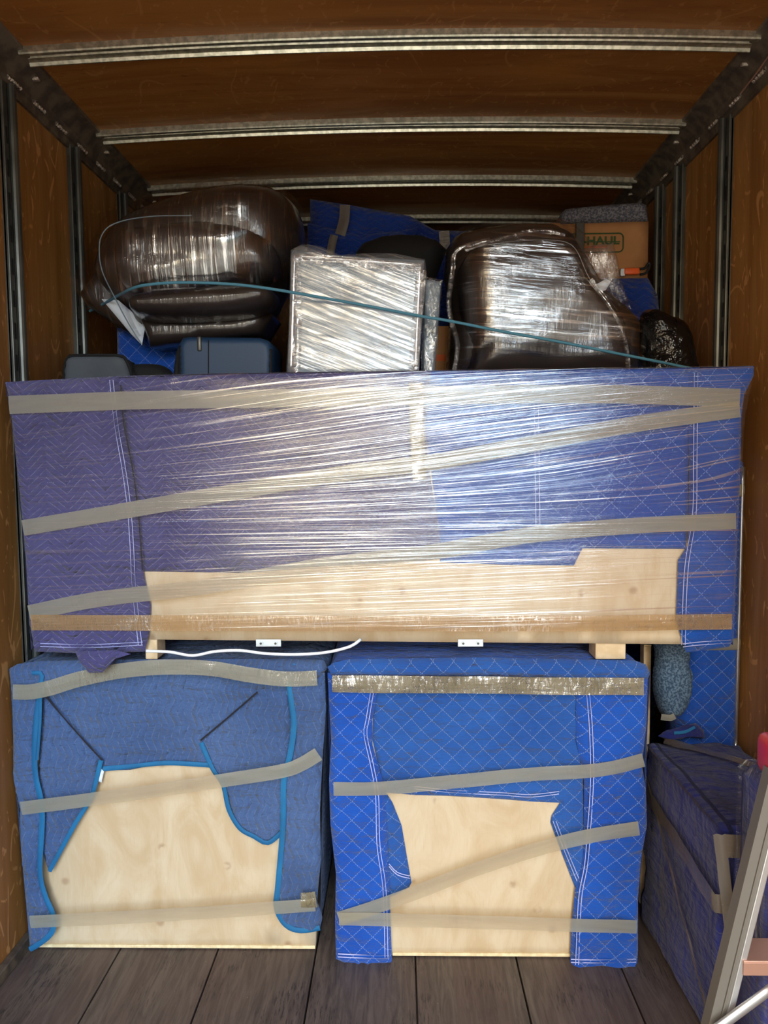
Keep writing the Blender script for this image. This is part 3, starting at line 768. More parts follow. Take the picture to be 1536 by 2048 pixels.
bf = soft('blue_blanket_flap', [(1372, 738), (1508, 732), (1507, 752), (1488, 790), (1482, 840), (1480, 960), (1474, 1080), (1467, 1280), (1458, 1294), (1372, 1305), (1352, 1240), (1356, 1120), (1376, 1090), (1375, 900)], Y3-.014, M['blue_top'], lp, thick=.02, r=.02, wr=.006, wang=80, seed=24)
bm = bmesh.new()
for o_ in (-3, 4): ribbon('', [(1392+o_, 745), (1390+o_, 900), (1388+o_, 1030), (1372+o_, 1140), (1366+o_, 1290)], .0018, Y3-.039, None, bm=bm, across=1)
for o_ in (-3, 3): ribbon('', [(1366, 1291+o_), (1400, 1287+o_), (1462, 1283+o_)], .0018, Y3-.039, None, bm=bm, across=1)
obj('stitching', bm, M['thread'], bf)
ribbon('fold_shadow', [(1376, 860), (1377, 960), (1374, 1085)], .0025, Y3-.034, M['edge_shadow'], bf, arch=.001)
edge_back('purple_blanket_sides', [(62, 1300), (50, 1120), (28, 880), (10, 764), (430, 747), (850, 741)], Y3-.016, Y3+.09, M['purple'], lp, seed=3)
edge_back('blue_blanket_sides', [(850, 741), (1180, 739), (1507, 732), (1486, 800), (1480, 960), (1466, 1290)], Y3-.016, Y3+.09, M['blue_top'], lp, seed=4)
soft('blanket_hem_roll', [(6, 766), (14, 758), (300, 748), (800, 739), (1200, 735), (1505, 730), (1509, 742), (1504, 758), (1400, 752), (1000, 752), (862, 752)], Y3-.024, M['blue_top'], lp, thick=.02, r=.014, wr=.002, seed=25) if False else None
T = Y3-.044
ribbon('packing_tape', [(18, 810), (120, 806), (300, 800), (600, 796), (900, 790), (1200, 788), (1480, 796)], .052, T, M['tape'], lp, seed=11)
ribbon('packing_tape', [(46, 1056), (200, 1030), (420, 992), (700, 945), (860, 925), (1060, 888), (1260, 850), (1480, 818)], .046, T-.003, M['tape'], lp, seed=12)
ribbon('packing_tape', [(58, 1226), (200, 1198), (420, 1172), (640, 1132), (860, 1105), (1060, 1070), (1260, 1052), (1472, 1042)], .046, T, M['tape'], lp, seed=13)
ribbon('packing_tape', [(62, 1245), (300, 1246), (700, 1247), (1000, 1247), (1200, 1247), (1464, 1243)], .046, T-.004, M['tape_brown'], lp, seed=14)
ribbon('packing_tape', [(832, 765), (834, 860), (840, 960)], .040, T-.008, M['tape_glossy'], lp, seed=15, wob=.004)
# stretch film around the unit
soft('stretch_film', [(14, 770), (300, 748), (850, 740), (1506, 731), (1502, 780), (1490, 830), (1480, 1000), (1470, 1255), (1300, 1262), (850, 1262), (300, 1262), (66, 1262), (40, 1000)], T-.010, M['film'], lp, thick=.006, r=.03, grid=.02, wr=.002, wscale=9, waniso=6, seed=26)
# brackets, feet
for a in (537, 941):
    bm = bmesh.new(); c = at(a, 1286, Y3-.004)
    add_box(bm, (c.x, c.y, c.z), (.076, .004, .022), bev=.0015)
    for s_ in (-.022, .022):
        ret = bmesh.ops.create_cone(bm, cap_ends=True, segments=14, radius1=.0065, radius2=.0065, depth=.004)
        bmesh.ops.transform(bm, matrix=Matrix.Translation((c.x+s_, c.y-.004, c.z)) @ Matrix.Rotation(R(90), 4, 'X'), verts=ret['verts'])
    b_ = obj('bracket', bm, M['bracket'], lp, smooth=False)
    for s_ in (-.022, .022):
        bm = bmesh.new()
        ret = bmesh.ops.create_cone(bm, cap_ends=True, segments=10, radius1=.0035, radius2=.0035, depth=.003)
        bmesh.ops.transform(bm, matrix=Matrix.Translation((c.x+s_, c.y-.0065, c.z)) @ Matrix.Rotation(R(90), 4, 'X'), verts=ret['verts'])
        obj('screw', bm, M['track'], b_, smooth=False)
for a, b in ((294, 318), (1188, 1248)):
    p, q = at(a, 1272, Y3+.03), at(b, 1272, Y3+.03); bm = bmesh.new(); zb = at(a, 1312, Y3+.03).z
    add_box(bm, ((p.x+q.x)/2, Y3+.05, (p.z+zb)/2), (q.x-p.x, .08, p.z-zb+.01), bev=.003); obj('foot', bm, M['pine'], lp, smooth=False)
# white cable hanging below
bm = bmesh.new()
pts = catmull([at(x_, y_, Y3-.045-.0*i) for i, (x_, y_) in enumerate([(292, 1302), (340, 1304), (385, 1311), (430, 1303), (480, 1301), (530, 1307), (590, 1309), (650, 1305), (700, 1293), (722, 1278)])], .01)
add_tube(bm, pts, .0045, 8, flat=.6)
tag(obj('cable', bm, M['white_cable']), 'thin white cable trailing below the long panel above the faded blue cabinet', 'cable')

# ================================================================== UPPER LEFT: film-wrapped leather chair
def rad(Y, *pts): return pts
ZT = 1.80
YC = 2.74
cl = thing('leather_armchair', 'dark brown leather armchair lying in stretch film, upper left', 'armchair', (at(400, 600, YC).x, YC, 1.95))
soft('frame', [(200, 545), (230, 470), (290, 425), (380, 395), (470, 377), (545, 382), (590, 412), (610, 470), (600, 540), (570, 600), (545, 640), (440, 672), (300, 680), (265, 630), (225, 600)], YC, M['leather'], cl, thick=.20, r=.16, back=.2, grid=.02, curve=True, wr=.008, seed=30)
soft('back_cushion', [(238, 510), (255, 470), (330, 455), (430, 450), (520, 470), (556, 505), (556, 560), (480, 580), (360, 588), (270, 592), (244, 560)], YC-.15, M['leather'], cl, thick=.13, r=.07, back=.05, grid=.018, curve=True, wr=.006, seed=31)
soft('seat_cushion', [(268, 612), (290, 592), (400, 578), (520, 572), (556, 590), (550, 622), (480, 640), (360, 646), (285, 640)], YC-.18, M['leather'], cl, thick=.13, r=.05, back=.05, grid=.016, curve=True, wr=.005, seed=32)
soft('base', [(282, 640), (545, 628), (520, 668), (430, 680), (300, 694)], YC-.12, M['leather'], cl, thick=.05, r=.02, skirt=.2, grid=.02, seed=33)
soft('armrest', [(165, 592), (200, 548), (238, 560), (262, 620), (292, 660), (288, 692), (262, 672), (215, 640), (180, 618)], YC-.02, M['leather'], cl, thick=.08, r=.04, back=.08, grid=.014, seed=34)
soft('foam_corner', [(203, 598), (236, 600), (262, 622), (290, 655), (284, 690), (262, 668), (232, 632)], YC-.125, M['foam'], cl, thick=.014, r=.008, grid=.01, seed=35)
bm = bmesh.new(); pts = catmull([at(x_, y_, YC-.17) for x_, y_ in ((283, 688), (262, 650), (242, 605), (222, 555), (220, 515), (232, 480), (262, 462), (320, 452), (400, 450))], .01)
pts = [p+Vector((0, -.10*min(1, i/len(pts)*2), 0)) for i, p in enumerate(pts)]
add_tube(bm, pts, .0022, 6); obj('film_edge_and_glint', bm, M['pale_board'], cl)
soft('stretch_film', [(165, 592), (185, 550), (215, 490), (240, 448), (300, 412), (390, 388), (470, 372), (550, 376), (598, 405), (616, 470), (608, 540), (575, 610), (555, 645), (440, 682), (290, 696), (230, 655), (180, 622)], YC-.005, M['film_leather'], cl, thick=.335, r=.21, back=.22, grid=.02, curve=True, wr=.012, wscale=8, wang=0, seed=36)

# navy suitcase under it
sc = thing('suitcase', 'navy blue hard-shell suitcase under the left leather armchair', 'suitcase', (at(450, 710, 2.5).x, 2.56, ZT))
soft('shell', [(358, 770), (358, 690), (366, 676), (380, 674), (520, 676), (538, 682), (545, 695), (545, 770)], 2.50, M['suitcase'], sc, thick=.015, r=.02, skirt=.2, grid=.012, zmin=ZT, curve=False)
bm = bmesh.new()
for a, b in (((362, 770), (362, 692)), ((541, 770), (541, 698))):
    p, q = at(*a, 2.494), at(*b, 2.494); p.z = max(p.z, ZT+.004); bm = bmesh.new(); add_tube(bm, [p.lerp(q, i/6) for i in range(7)], .006, 8)
    obj('zip_piping', bm, M['black'], sc)
bm = bmesh.new(); p = at(399, 688, 2.487); add_box(bm, p, (.016, .012, .05), bev=.005); obj('zip_pull', bm, M['track'], sc)
bm = bmesh.new(); p, q = at(417, 762, 2.484), at(417, 680, 2.484); p.z = max(p.z, ZT+.006); add_tube(bm, [p.lerp(q, i/6) for i in range(7)], .0018, 6); obj('groove', bm, M['black'], sc)
soft('side_strip', [(345, 775), (347, 745), (352, 705), (360, 690), (360, 775)], 2.52, M['black'], sc, thick=.01, r=.01, skirt=.12, grid=.012, zmin=ZT)
# grey folding chair back and black bag
gc = thing('folding_case', 'charcoal grey padded case with black piping, at far left behind the long panel', 'case', (at(190, 740, 2.5).x, 2.5, ZT))
oc = [(128, 775), (130, 728), (138, 714), (150, 711), (235, 711), (252, 720), (262, 745), (266, 775)]
soft('panel', oc, 2.50, M['grey_fabric'], gc, thick=.02, r=.02, skirt=.08, grid=.012, zmin=ZT-.01)
bm = bmesh.new(); pts = [at(x_, y_, 2.492) for x_, y_ in oc]
for p in pts: p.z = max(p.z, ZT-.004)
add_tube(bm, catmull(pts, .01), .005, 8); obj('piping', bm, M['black'], gc)
bg_ = soft('duffel_bag', [(255, 775), (262, 735), (280, 728), (320, 730), (345, 745), (350, 775)], 2.58, M['black'], None, thick=.05, r=.03, back=.06, grid=.012, curve=True, wr=.006, zmin=ZT-.01, seed=40)
tag(bg_, 'small black duffel bag between grey case and navy suitcase', 'bag')
bl_ = soft('moving_blanket', [(236, 775), (234, 655), (262, 662), (300, 680), (420, 690), (425, 775)], 2.80, M['royal'], None, thick=.04, r=.03, skirt=.12, grid=.02, wr=.01, zmin=ZT-.01, seed=41)
tag(bl_, 'bunched bright blue blanket beneath the left leather armchair, left of suitcase', 'blanket')

# film-wrapped pale board, centre
fb = thing('wrapped_picture_frame', 'large pale framed panel sealed in white stretch film, upper centre', 'frame', (at(710, 640, 2.46).x, 2.52, ZT))
fo_ = [(574, 770), (580, 640), (583, 500), (640, 508), (720, 514), (848, 521), (842, 640), (836, 770)]
soft('board', fo_, 2.475, M['pale_board'], fb, thick=.01, r=.008, skirt=.10, grid=.02, zmin=ZT)
bm = bmesh.new()
for a, b in (((582, 770), (590, 502)), ((588, 512), (845, 532)), ((840, 526), (830, 770))):
    p, q = at(*a, 2.455), at(*b, 2.455); p.z = max(p.z, ZT+.01); q.z = max(q.z, ZT+.01)
    add_tube(bm, [p.lerp(q, i/10)+Vector((0, .002*math.sin(i*3), 0)) for i in range(11)], .012, 8)
obj('frame_edge', bm, M['film_edge_and_glint'], fb)
soft('stretch_film', [(572, 770), (578, 640), (581, 500), (605, 488), (640, 492), (680, 510), (740, 506), (790, 507), (850, 519), (855, 560), (845, 640), (838, 770)], 2.45, M['film_white'], fb, thick=.012, r=.02, skirt=.13, grid=.015, wr=.003, wscale=12, zmin=ZT, seed=42)
for pts_, wd in (([(590, 770), (594, 640), (592, 515)], .03), ([(586, 515), (700, 524), (840, 538)], .03), ([(843, 540), (834, 640), (826, 770)], .032), ):
    p2 = [(a, min(b, 752)) for a, b in pts_]
    ribbon('film_band', p2, wd, 2.432, M['film_edge_and_glint'], fb, wob=.006, seed=len(pts_)+wd*100, arch=.004)
f2 = thing('wrapped_board', 'narrow upright board in shiny stretch film right of the pale framed panel', 'board', (at(862, 650, 2.52).x, 2.55, ZT))
soft('board', [(846, 770), (852, 560), (882, 563), (868, 770)], 2.53, M['pale_board'], f2, thick=.006, r=.006, skirt=.08, grid=.014, zmin=ZT)
soft('stretch_film', [(842, 770), (849, 553), (885, 560), (870, 770)], 2.515, M['film_edge_and_glint'], f2, thick=.010, r=.01, skirt=.10, grid=.012, wr=.003, zmin=ZT, seed=43)

# right leather chair
YD = 2.76
cr = thing('leather_armchair', 'dark brown leather chair upright in shiny stretch film, upper right of centre', 'armchair', (at(1080, 600, YD).x, YD, ZT))
ocr = [(890, 780), (895, 680), (900, 620), (888, 560), (892, 500), (910, 474), (960, 462), (1040, 452), (1100, 454), (1140, 474), (1168, 520), (1205, 585), (1245, 615), (1275, 650), (1270, 780)]
soft('backrest', ocr, YD, M['leather'], cr, thick=.18, r=.12, back=.12, grid=.02, wr=.008, zmin=ZT, seed=50)
soft('cushion', [(930, 780), (940, 690), (918, 620), (914, 545), (935, 500), (1000, 488), (1090, 484), (1140, 500), (1172, 560), (1215, 600), (1245, 640), (1258, 700), (1258, 780)], YD-.14, M['leather'], cr, thick=.12, r=.10, back=.03, grid=.018, wr=.01, wscale=5, wang=20, zmin=ZT, seed=51)
bm = bmesh.new(); add_tube(bm, catmull([at(x_, y_, YD-.19) for x_, y_ in ((925, 500), (1000, 486), (1090, 480), (1145, 492), (1175, 550), (1200, 590))], .01), .004, 6); obj('piping', bm, M['leather'], cr)
soft('stretch_film', [(885, 780), (890, 680), (890, 620), (882, 560), (888, 495), (908, 470), (960, 457), (1040, 450), (1100, 448), (1145, 468), (1180, 515), (1212, 580), (1255, 615), (1280, 650), (1275, 780)], YD-.005, M['film_leather_side'], cr, thick=.285, r=.14, back=.14, grid=.02, wr=.008, wscale=7, zmin=ZT, seed=52)
soft('film_tent', [(1160, 498), (1190, 490), (1226, 484), (1236, 520), (1243, 560), (1262, 618), (1215, 590), (1180, 545)], YD-.10, M['film_edge_and_glint'], cr, thick=.03, r=.03, back=.04, grid=.012, wr=.006, seed=53)
for pts_ in ([(905, 760), (915, 690), (898, 620), (905, 540), (915, 500), (980, 480)], [(1258, 760), (1250, 680), (1225, 620), (1180, 560)], [(930, 500), (1000, 478), (1080, 462), (1130, 470)]):
    ribbon('film_band', pts_, .016, YD-.27, M['film_edge_and_glint'], cr, wob=.008, seed=len(pts_)*3, arch=.006, ys=[YD-.255]*len(pts_))
soft('foam_corner', [(1190, 570), (1212, 558), (1222, 562), (1212, 580), (1200, 584)], YD-.16, M['foam'], cr, thick=.01, r=.006, grid=.008)

# cardboard box glimpse between
sb = thing('cardboard_box', 'slim tan cardboard box glimpsed between narrow wrapped board and right leather chair', 'box', (at(878, 700, 2.95).x, 3.0, ZT))
soft('carton', [(850, 775), (852, 652), (910, 652), (910, 775)], 2.95, M['card'], sb, thick=.003, r=.003, skirt=.2, grid=.03, zmin=ZT-.01)
soft('printed_band', [(868, 722), (868, 709), (892, 709), (892, 722)], 2.947, M['orange_ink'], sb, thick=.001, r=.001, grid=.02)

# black dome behind
bk = soft('round_ottoman', [(700, 780), (712, 505), (725, 488), (760, 474), (800, 469), (840, 471), (875, 482), (893, 500), (842, 640), (838, 780)], 2.97, M['black'], None, thick=.1, r=.1, back=.1, grid=.02, curve=False, zmin=1.79, seed=54)
tag(bk, 'black rounded ottoman behind the pale framed panel', 'ottoman')

# blue-wrapped sofa on end at rear, reaching to the floor
rs = thing('wrapped_sofa', 'tall sofa in deep blue blankets and tape at the rear, near the ceiling', 'sofa', (at(780, 480, 3.3).x, 3.5, 0))
def low(px, Y): return None
zr = [at(620, 398, 3.36), at(700, 410, 3.36), at(820, 432, 3.36), at(870, 460, 3.36), at(930, 462, 3.36), at(1010, 458, 3.36), at(1080, 520, 3.36)]
soft('blanket', [(p.x, p.z) for p in zr]+[(zr[-1].x, .02), (zr[0].x, .02)], 3.36, M['rear_blue'], rs, thick=.04, r=.05, skirt=.5, grid=.035, wr=.02, wscale=4, wang=-20, world=True, seed=60)
soft('blanket_flap', [(615, 445), (640, 452), (720, 470), (800, 462), (840, 450), (800, 530), (615, 530)], 3.30, M['rear_blue'], rs, thick=.03, r=.03, grid=.025, wr=.012, seed=61)
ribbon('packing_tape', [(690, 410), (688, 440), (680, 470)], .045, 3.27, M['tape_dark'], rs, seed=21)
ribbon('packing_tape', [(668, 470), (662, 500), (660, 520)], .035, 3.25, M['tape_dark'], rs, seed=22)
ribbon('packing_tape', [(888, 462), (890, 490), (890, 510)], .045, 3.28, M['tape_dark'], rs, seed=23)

# right rear: stack with U-HAUL carton
YU = 3.12
st = thing('wrapped_chair', 'blue blanket-wrapped chair carrying the cardboard carton, at right rear', 'chair', (at(1280, 640, YU).x, YU+.2, 0))
pa, pb = at(1105, 556, YU-.02), at(1306, 556, YU-.02)
soft('blanket', [(pa.x, .02), (pb.x+.04, .02), (pb.x+.05, 1.9), (pb.x+.02, pb.z-.07), (pb.x-.02, pb.z), (pa.x, pb.z)], YU-.02, M['rear_blue'], st, thick=.03, r=.04, skirt=.22, grid=.035, wr=.004, world=True, seed=62)
cb = thing('cardboard_box', 'brown cardboard carton with green U-HAUL lettering beneath the grey padded top', 'box', (at(1200, 500, YU).x, YU+.15, pb.z))
a0, a1 = at(1100, 450, YU), at(1297, 443, YU)
bx0, bx1, bz0, bz1 = a0.x, a1.x, pb.z+.003, a1.z
soft('carton', [(bx0, bz0), (bx1, bz0), (bx1, bz1), (bx0, bz1)], YU, M['card'], cb, thick=.003, r=.003, grid=.05, skirt=.21, world=True)
fo2 = bpy.data.curves.new('lettering', 'FONT'); fo2.body = 'U-HAUL'; fo2.size = .066; fo2.extrude = .0006; fo2.offset = .0022; fo2.space_character = 1.02
tmp = bpy.data.objects.new('tmp', fo2); COL.objects.link(tmp)
bpy.context.view_layer.update()
me = bpy.data.meshes.new_from_object(tmp.evaluated_get(bpy.context.evaluated_depsgraph_get()))
bpy.data.objects.remove(tmp)
mxx = max(v.co.x for v in me.vertices)
mnz = min(v.co.y for v in me.vertices)
pe = at(1237, 497, YU-.006)
mxy = max(v.co.y for v in me.vertices); mnx = min(v.co.x for v in me.vertices)
pe = at(1239, 489, YU-.006); kx = .185/(mxx-mnx); kz = .034/(mxy-mnz)
for v in me.vertices:
    x_, y_, z_ = v.co; v.co = (pe.x+(x_-mxx)*kx, YU-.0062-z_, pe.z+(y_-mnz)*kz)
me.materials.append(M['green_ink'])
lt = bpy.data.objects.new('lettering', me); COL.objects.link(lt); lt.parent = cb; lt.matrix_parent_inverse = cb.matrix_basis.inverted()
bm = bmesh.new()
def rrect(x0, x1, z0, z1, r_, y_):
    out = []
    for cx, cz, a in ((x1-r_, z1-r_, 0), (x0+r_, z1-r_, 90), (x0+r_, z0+r_, 180), (x1-r_, z0+r_, 270)):
        for k in range(6):
            an = R(a+18*k); out.append(Vector((cx+r_*math.cos(an), y_, cz+r_*math.sin(an))))
    return out
c0, c1 = at(1130, 501, YU), at(1246, 467, YU)
rp = rrect(c0.x, c1.x, c0.z-.010, c1.z, .018, YU-.0045)
add_tube(bm, rp+[rp[0]], .0028, 6, flat=.5)
obj('logo_frame', bm, M['green_ink'], cb)
bm = bmesh.new(); q0, q1 = at(1172, 484, YU-.006), at(1240, 484, YU-.006)
add_box(bm, ((q0.x+q1.x)/2, YU-.0058, q0.z), (q1.x-q0.x, .0012, .004)); obj('logo_bar', bm, M['green_ink'], cb, smooth=False)
bm = bmesh.new(); q0, q1 = at(1150, 495, YU-.006), at(1214, 495, YU-.006)
add_box(bm, ((q0.x+q1.x)/2, YU-.0058, q0.z), (q1.x-q0.x, .0012, .004)); obj('logo_underline', bm, M['orange_ink'], cb, smooth=False)
# handle strap: orange grip and black hook
os_ = thing('ratchet_strap', 'orange strap with black hook at lower right of the cardboard carton', 'strap', at(1270, 545, YU-.03))
bm = bmesh.new(); p = at(1263, 543, YU-.02); add_box(bm, p, (.062, .02, .026), bev=.005); obj('webbing', bm, M['orange'], os_)
bm = bmesh.new(); add_tube(bm, catmull([at(x_, y_, YU-.02) for x_, y_ in ((1276, 538), (1290, 536), (1297, 526), (1300, 532), (1292, 546), (1280, 549))], .006), .005, 8); obj('hook', bm, M['rubber'], os_)
bm = bmesh.new(); p = at(1245, 545, YU-.02); add_box(bm, p, (.018, .012, .03), bev=.003); obj('label_tab', bm, M['foam'], os_)
# grey padded bench on top
pb_ = thing('padded_bench', 'charcoal felt padded bench with grey metal leg on top of the cardboard carton', 'bench', (at(1210, 430, YU).x, YU+.12, bz1))
soft('cushion', [(1122, 447), (1124, 425), (1132, 418), (1200, 411), (1280, 405), (1293, 410), (1296, 441), (1210, 444)], YU-.01, M['felt_grey'], pb_, thick=.02, r=.02, skirt=.25, grid=.014, wr=.003, seed=63)
bm = bmesh.new(); p, q = at(1159, 446, YU-.03), at(1160, 520, YU-.03); add_box(bm, ((p.x+q.x)/2, p.y, (p.z+q.z)/2), (.034, .02, p.z-q.z), bev=.003); obj('leg', bm, M['track'], pb_, smooth=False)

# black rubbish bag
tb = soft('rubbish_bag', [(1278, 775), (1280, 700), (1278, 650), (1285, 625), (1305, 618), (1330, 628), (1360, 640), (1378, 665), (1388, 715), (1392, 775)], 2.66, M['black_plastic'], None, thick=.10, r=.09, back=.09, grid=.012, curve=True, wr=.02, wscale=14, waniso=1.3, zmin=1.79, seed=64)
tag(tb, 'shiny crumpled black rubbish bag at right beside the leather chair', 'bag')
# rope
bm = bmesh.new()
rp = [(180, 622, 2.73), (210, 606, 2.62), (262, 578, 2.42), (300, 569, 2.375), (360, 565, 2.365), (440, 567, 2.365), (500, 572, 2.37), (580, 584, 2.385), (720, 609, 2.42), (840, 632, 2.42), (900, 642, 2.42), (1000, 662, 2.42), (1100, 680, 2.42), (1200, 700, 2.43), (1290, 718, 2.45), (1345, 729, 2.47), (1400, 741, 2.50)]
add_tube(bm, catmull([at(*p) for p in rp], .015), .0048, 8)
tag(obj('rope', bm, M['rope']), 'thin teal rope stretched across the upper wrapped load', 'rope')

# ================================================================== RIGHT SIDE, LOWER
YT = 2.46
tl = thing('wrapped_mattress', 'tall slim bright blue quilted bundle standing against the right side', 'bundle', (at(1430, 1300, YT).x, YT+.3, 0))
p0, p1 = at(1376, 1300, YT), at(1487, 1300, YT)
xr_ = XR-.012
soft('blanket', [(xr_-.20, .02), (xr_, .02), (xr_, at(1480, 925, YT).z), (xr_-.03, at(1480, 912, YT).z), (xr_-.20, at(1480, 912, YT).z)], YT, M['royal'], tl, thick=.025, r=.03, skirt=.10, grid=.016, wr=.004, world=True, seed=70)
for py in (980, 1285):
    zz = at(1480, py, YT).z; bm = bmesh.new()
    for i in range(2): pass
    add_box(bm, (xr_-.10, YT+.036, zz), (.199, .132, .045), bev=.012); obj('packing_tape', bm, M['tape'], tl)
bm = bmesh.new(); add_tube(bm, [Vector((xr_-.012, YT-.026, .55+i*.05)) for i in range(20)], .006, 8); obj('film_edge_and_glint', bm, M['film_edge_and_glint'], tl)  # tube added along the rounded corner to stand for its highlight
# purple wrapped box
xb0, xb1 = .795, 1.10
zb_ = .605
pbx = thing('wrapped_box', 'dark violet blanket-wrapped box bound in tape on floor at right', 'box', (.96, 2.1, 0))
bm = bmesh.new(); uvl = bm.loops.layers.uv.new('UV')
bmesh.ops.create_cube(bm, size=1)
bmesh.ops.subdivide_edges(bm, edges=bm.edges[:], cuts=26, use_grid_fill=True)
yb0, yb1 = 1.80, 2.37
for v in bm.verts:
    c = v.co.copy()*2
    # rounded box
    q = Vector((math.copysign(min(abs(c.x), .93), c.x), math.copysign(min(abs(c.y), .96), c.y), math.copysign(min(abs(c.z), .95), c.z)))
    dl = c-q
    if dl.length > 0: q = q+Vector([dd_*(.7 if abs(dd_) > 0 and sum(1 for e in dl if abs(e) > 0) > 1 else 1) for dd_ in dl])
    x_ = (xb0+xb1)/2+q.x*(xb1-xb0)/2; y_ = (yb0+yb1)/2+q.y*(yb1-yb0)/2; z_ = zb_/2+.003+q.z*zb_/2
    # leans: far end narrower / pulled by tape, top slumps to the rear
    x_ -= .018*(1-z_/zb_)*0
    wv = noise.noise(Vector((x_*9+y_*3, y_*4-z_*7, z_*9)))*.012+noise.noise(Vector((x_*20, y_*14-z_*18, z_*20)))*.006
    nrm = Vector((q.x*(abs(c.x) > .92), q.y*(abs(c.y) > .92), q.z*(c.z > .92)))
    v.co = Vector((x_, y_, z_))+nrm*wv
for f in bm.faces:
    n_ = f.normal
    for l in f.loops:
        c = l.vert.co
        l[uvl].uv = (c.y, c.z) if abs(c.x-xb0) < .03 else ((c.x, c.z) if c.y < yb0+.03 else (c.x, c.y))
obj('blanket', bm, M['violet'], pbx)
def tape3(pts, width, up, parent, mat, seed=0):
    """tape laid on surfaces: pts world, up = side direction across the tape per point"""
    bm = bmesh.new(); uvl = bm.loops.layers.uv.new('UV'); P = linear(pts, .02); rows = []; L = 0; uvd = {}
    for i, p in enumerate(P):
        if i: L += (P[i]-P[i-1]).length
        u_ = up(p) if callable(up) else Vector(up)
        row = []
        for k in range(5):
            s_ = k/4-.5; w_ = Vector((1, 1, 1))*noise.noise(Vector((L*12, s_*2, seed)))*.003
            v = bm.verts.new(p+u_.normalized()*s_*width+w_); row.append(v); uvd[v] = (L, s_*width)
        rows.append(row)
    for i in range(len(rows)-1):
        for k in range(4):
            f = bm.faces.new((rows[i][k], rows[i+1][k], rows[i+1][k+1], rows[i][k+1]))
            for l in f.loops: l[uvl].uv = uvd[l.vert]
    return obj('packing_tape', bm, mat, parent)
xs0 = xb0-.016
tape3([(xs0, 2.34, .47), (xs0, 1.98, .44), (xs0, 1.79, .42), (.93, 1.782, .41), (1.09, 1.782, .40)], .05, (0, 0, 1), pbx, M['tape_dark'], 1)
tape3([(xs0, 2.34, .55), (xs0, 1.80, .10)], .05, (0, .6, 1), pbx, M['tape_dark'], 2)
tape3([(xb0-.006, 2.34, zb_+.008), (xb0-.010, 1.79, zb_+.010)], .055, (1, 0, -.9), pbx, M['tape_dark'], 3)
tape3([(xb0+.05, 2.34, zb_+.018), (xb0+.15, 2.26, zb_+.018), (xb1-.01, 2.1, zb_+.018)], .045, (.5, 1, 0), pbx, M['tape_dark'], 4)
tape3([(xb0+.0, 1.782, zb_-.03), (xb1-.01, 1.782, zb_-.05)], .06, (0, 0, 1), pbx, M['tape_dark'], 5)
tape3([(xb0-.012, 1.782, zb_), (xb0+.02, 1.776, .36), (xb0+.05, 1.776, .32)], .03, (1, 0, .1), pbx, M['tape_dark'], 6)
# folded blanket end on the box
fbn = soft('blanket_fold', [(1316, 1472), (1330, 1462), (1372, 1450), (1392, 1446), (1408, 1460), (1410, 1478), (1380, 1474), (1340, 1482)], 2.40, M['violet'], pbx, thick=.02, r=.014, back=.02, grid=.010, wr=.004, seed=71)
ribbon('hem', [(1348, 1466), (1370, 1464), (1390, 1454)], .010, 2.372, M['binding'], fbn)
# grey-blue felt bundle hanging between
fh = thing('felt_roll', 'speckled grey-blue felt roll hanging between royal blue cabinet and tall blue bundle', 'roll', (at(1345, 1370, 2.38).x, 2.38, .75))
soft('felt', [(1308, 1270), (1372, 1270), (1378, 1330), (1384, 1370), (1372, 1410), (1352, 1432), (1325, 1430), (1310, 1400), (1305, 1360), (1310, 1310)], 2.38, M['felt_blue'], fh, thick=.06, r=.05, back=.05, grid=.012, curve=True, wr=.012, wang=85, waniso=4, seed=72)
ribbon('tape_band', [(1322, 1434), (1342, 1436), (1350, 1432)], .02, 2.33, M['tape'], fh)
bm = bmesh.new(); add_tube(bm, catmull([at(x_, y_, 2.38) for x_, y_ in ((1376, 1330), (1384, 1350), (1382, 1365), (1374, 1378))], .006), .003, 6); obj('strap', bm, M['felt_blue'], fh)
fl_ = thing('pale_board', 'pale upright board edge just right of the royal blue cabinet', 'board', (at(1296, 1360, 2.42).x, 2.42, 0))
bm = bmesh.new(); p, q = at(1288, 1292, 2.46), at(1303, 1292, 2.46); add_box(bm, ((p.x+q.x)/2, 2.48, p.z/2), (q.x-p.x, .04, p.z), bev=.003)
obj('board', bm, M['pine'], fl_, smooth=False)
bm = bmesh.new(); add_box(bm, ((p.x+q.x)/2, 2.48, p.z+.002), (q.x-p.x, .04, .004)); obj('edge_band', bm, M['birch_edge'], fl_, smooth=False)
dk = soft('black_bag', [(1296, 1440), (1330, 1432), (1350, 1450), (1345, 1475), (1335, 1500), (1298, 1500)], 2.45, M['black'], None, thick=.04, r=.04, back=.05, grid=.014, curve=True, seed=73)
bpy.data.objects.remove(dk)

# film-wrapped bundle behind ladder
fw = thing('wrapped_bundle', 'dark violet bundle in ribbed stretch film behind the ladder, lower right edge', 'bundle', (1.0, 1.66, 0))
soft('core', [(.815, .005), (1.10, .005), (1.10, .78), (1.07, .80), (.84, .80), (.815, .78)], 1.62, M['violet'], fw, thick=.02, r=.03, skirt=.12, grid=.02, wr=.004, world=True, seed=74)
soft('stretch_film', [(.808, .005), (1.107, .005), (1.107, .79), (1.07, .81), (.83, .81), (.808, .79)], 1.60, M['film_vert'], fw, thick=.02, r=.03, skirt=.15, grid=.02, wr=.003, world=True, seed=75)

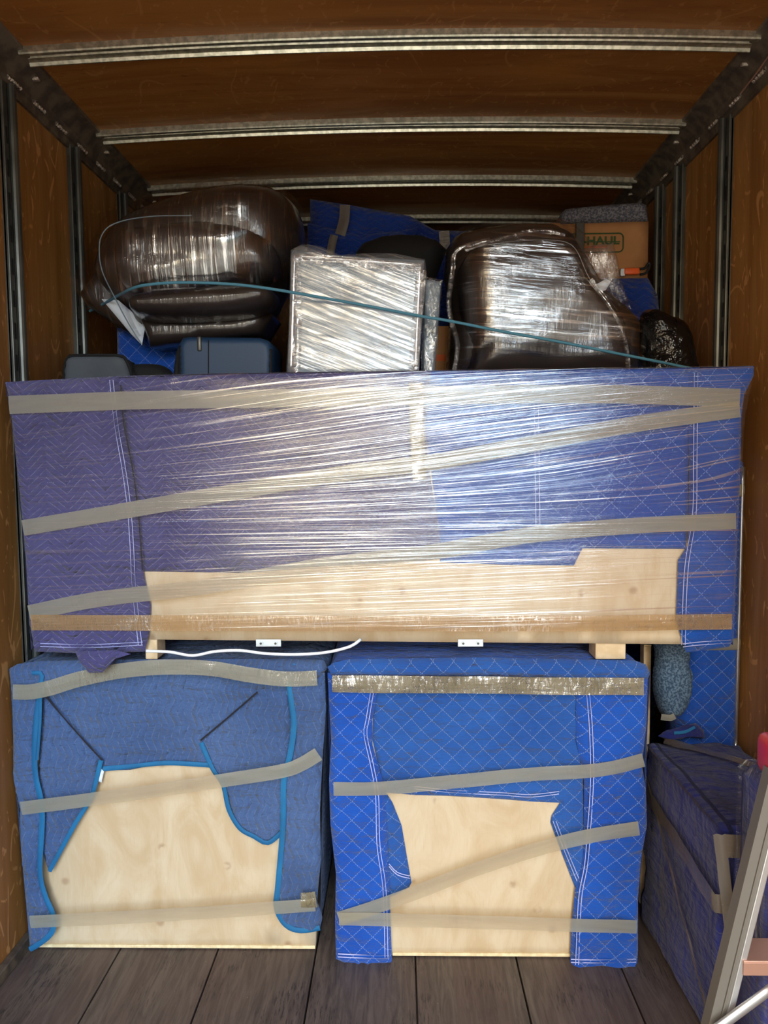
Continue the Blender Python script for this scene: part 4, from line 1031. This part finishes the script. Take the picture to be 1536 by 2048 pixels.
# ladder
YLd = 1.47
ld = thing('step_ladder', 'aluminium step ladder with red top cap at the lower right edge', 'ladder', (.85, YLd+.08, 0))
def rail(a, b, ya, yb, wface, name='rail'):
    bm = bmesh.new(); A = Vector((a[0], ya, a[1])); B = Vector((b[0], yb, b[1]))
    dr = (B-A).normalized(); sd = Vector((dr.z, 0, -dr.x)).normalized(); dp = dr.cross(sd).normalized()
    # C channel profile (across, depth)
    pr = [(-wface/2, 0), (wface*.12, 0), (wface*.12, -.004), (wface*.20, -.004), (wface*.20, 0), (wface/2, 0), (wface/2, .03), (wface/2-.003, .03), (wface/2-.003, .003), (-wface/2+.003, .003), (-wface/2+.003, .03), (-wface/2, .03)]
    ra = [bm.verts.new(A+sd*u_+Vector((0, 1, 0))*v_) for u_, v_ in pr]; rb = [bm.verts.new(B+sd*u_+Vector((0, 1, 0))*v_) for u_, v_ in pr]
    for i in range(len(pr)): bm.faces.new((ra[i], ra[(i+1) % len(pr)], rb[(i+1) % len(pr)], rb[i]))
    bm.faces.new(ra); bm.faces.new(rb[::-1]); bmesh.ops.recalc_face_normals(bm, faces=bm.faces[:])
    return obj(name, bm, M['alu_dull'], ld, smooth=False)
c1_, c2_ = at(1433, 2048, YLd), at(1549, 1576, YLd)
dx = (c2_.x-c1_.x)/(c2_.z-c1_.z)
def lx(z_): return c1_.x+dx*(z_-c1_.z)
ztop = at(1525, 1545, YLd).z
rl_ = rail((lx(.03), .03), (lx(ztop), ztop), YLd, YLd, .030)
bm = bmesh.new()
A = Vector((lx(.03)+.022, YLd+.012, .03)); B = Vector((lx(ztop)+.022, YLd+.012, ztop))
dr = (B-A).normalized(); ang = math.atan2(dr.x, dr.z)
add_box(bm, (A+B)/2, (.014, .03, (B-A).length), rot=Matrix.Rotation(ang, 3, 'Y'), bev=.002); obj('rail_flange', bm, M['alu'], rl_, smooth=False)
rail((1.11, .03), (1.06, ztop), YLd, YLd, .030)
rail((lx(.03)+.02, .03), (lx(ztop)+.02, ztop-.02), YLd+.10, YLd+.06, .022, 'rear_rail') if False else None
for zz in (.24, .50, .76):
    if zz > ztop-.1: continue
    bm = bmesh.new(); xa = lx(zz)+.02; xb = 1.09
    add_box(bm, ((xa+xb)/2, YLd+.03, zz), (xb-xa, .075, .006), bev=.002)
    add_box(bm, ((xa+xb)/2, YLd-.006, zz-.014), (xb-xa, .005, .028), bev=.001)
    obj('step', bm, M['copper'], ld, smooth=False)
bm = bmesh.new(); zt_ = ztop+.03
add_box(bm, ((lx(ztop)+1.10)/2+.008, YLd+.03, zt_-.012), (1.12-lx(ztop)+.02, .10, .085), bev=.018); obj('top_cap', bm, M['red'], ld)
for xx in (lx(.03), 1.11):
    bm = bmesh.new(); add_box(bm, (xx, YLd+.012, .018), (.045, .05, .036), bev=.004); obj('foot', bm, M['rubber'], ld)
bm = bmesh.new()
s1, s2 = at(1430, 2060, YLd-.02), at(1545, 1975, YLd-.02)
add_tube(bm, [s1.lerp(s2, i/8) for i in range(9)], .011, 10, flat=.6); obj('brace', bm, M['alu'], ld)
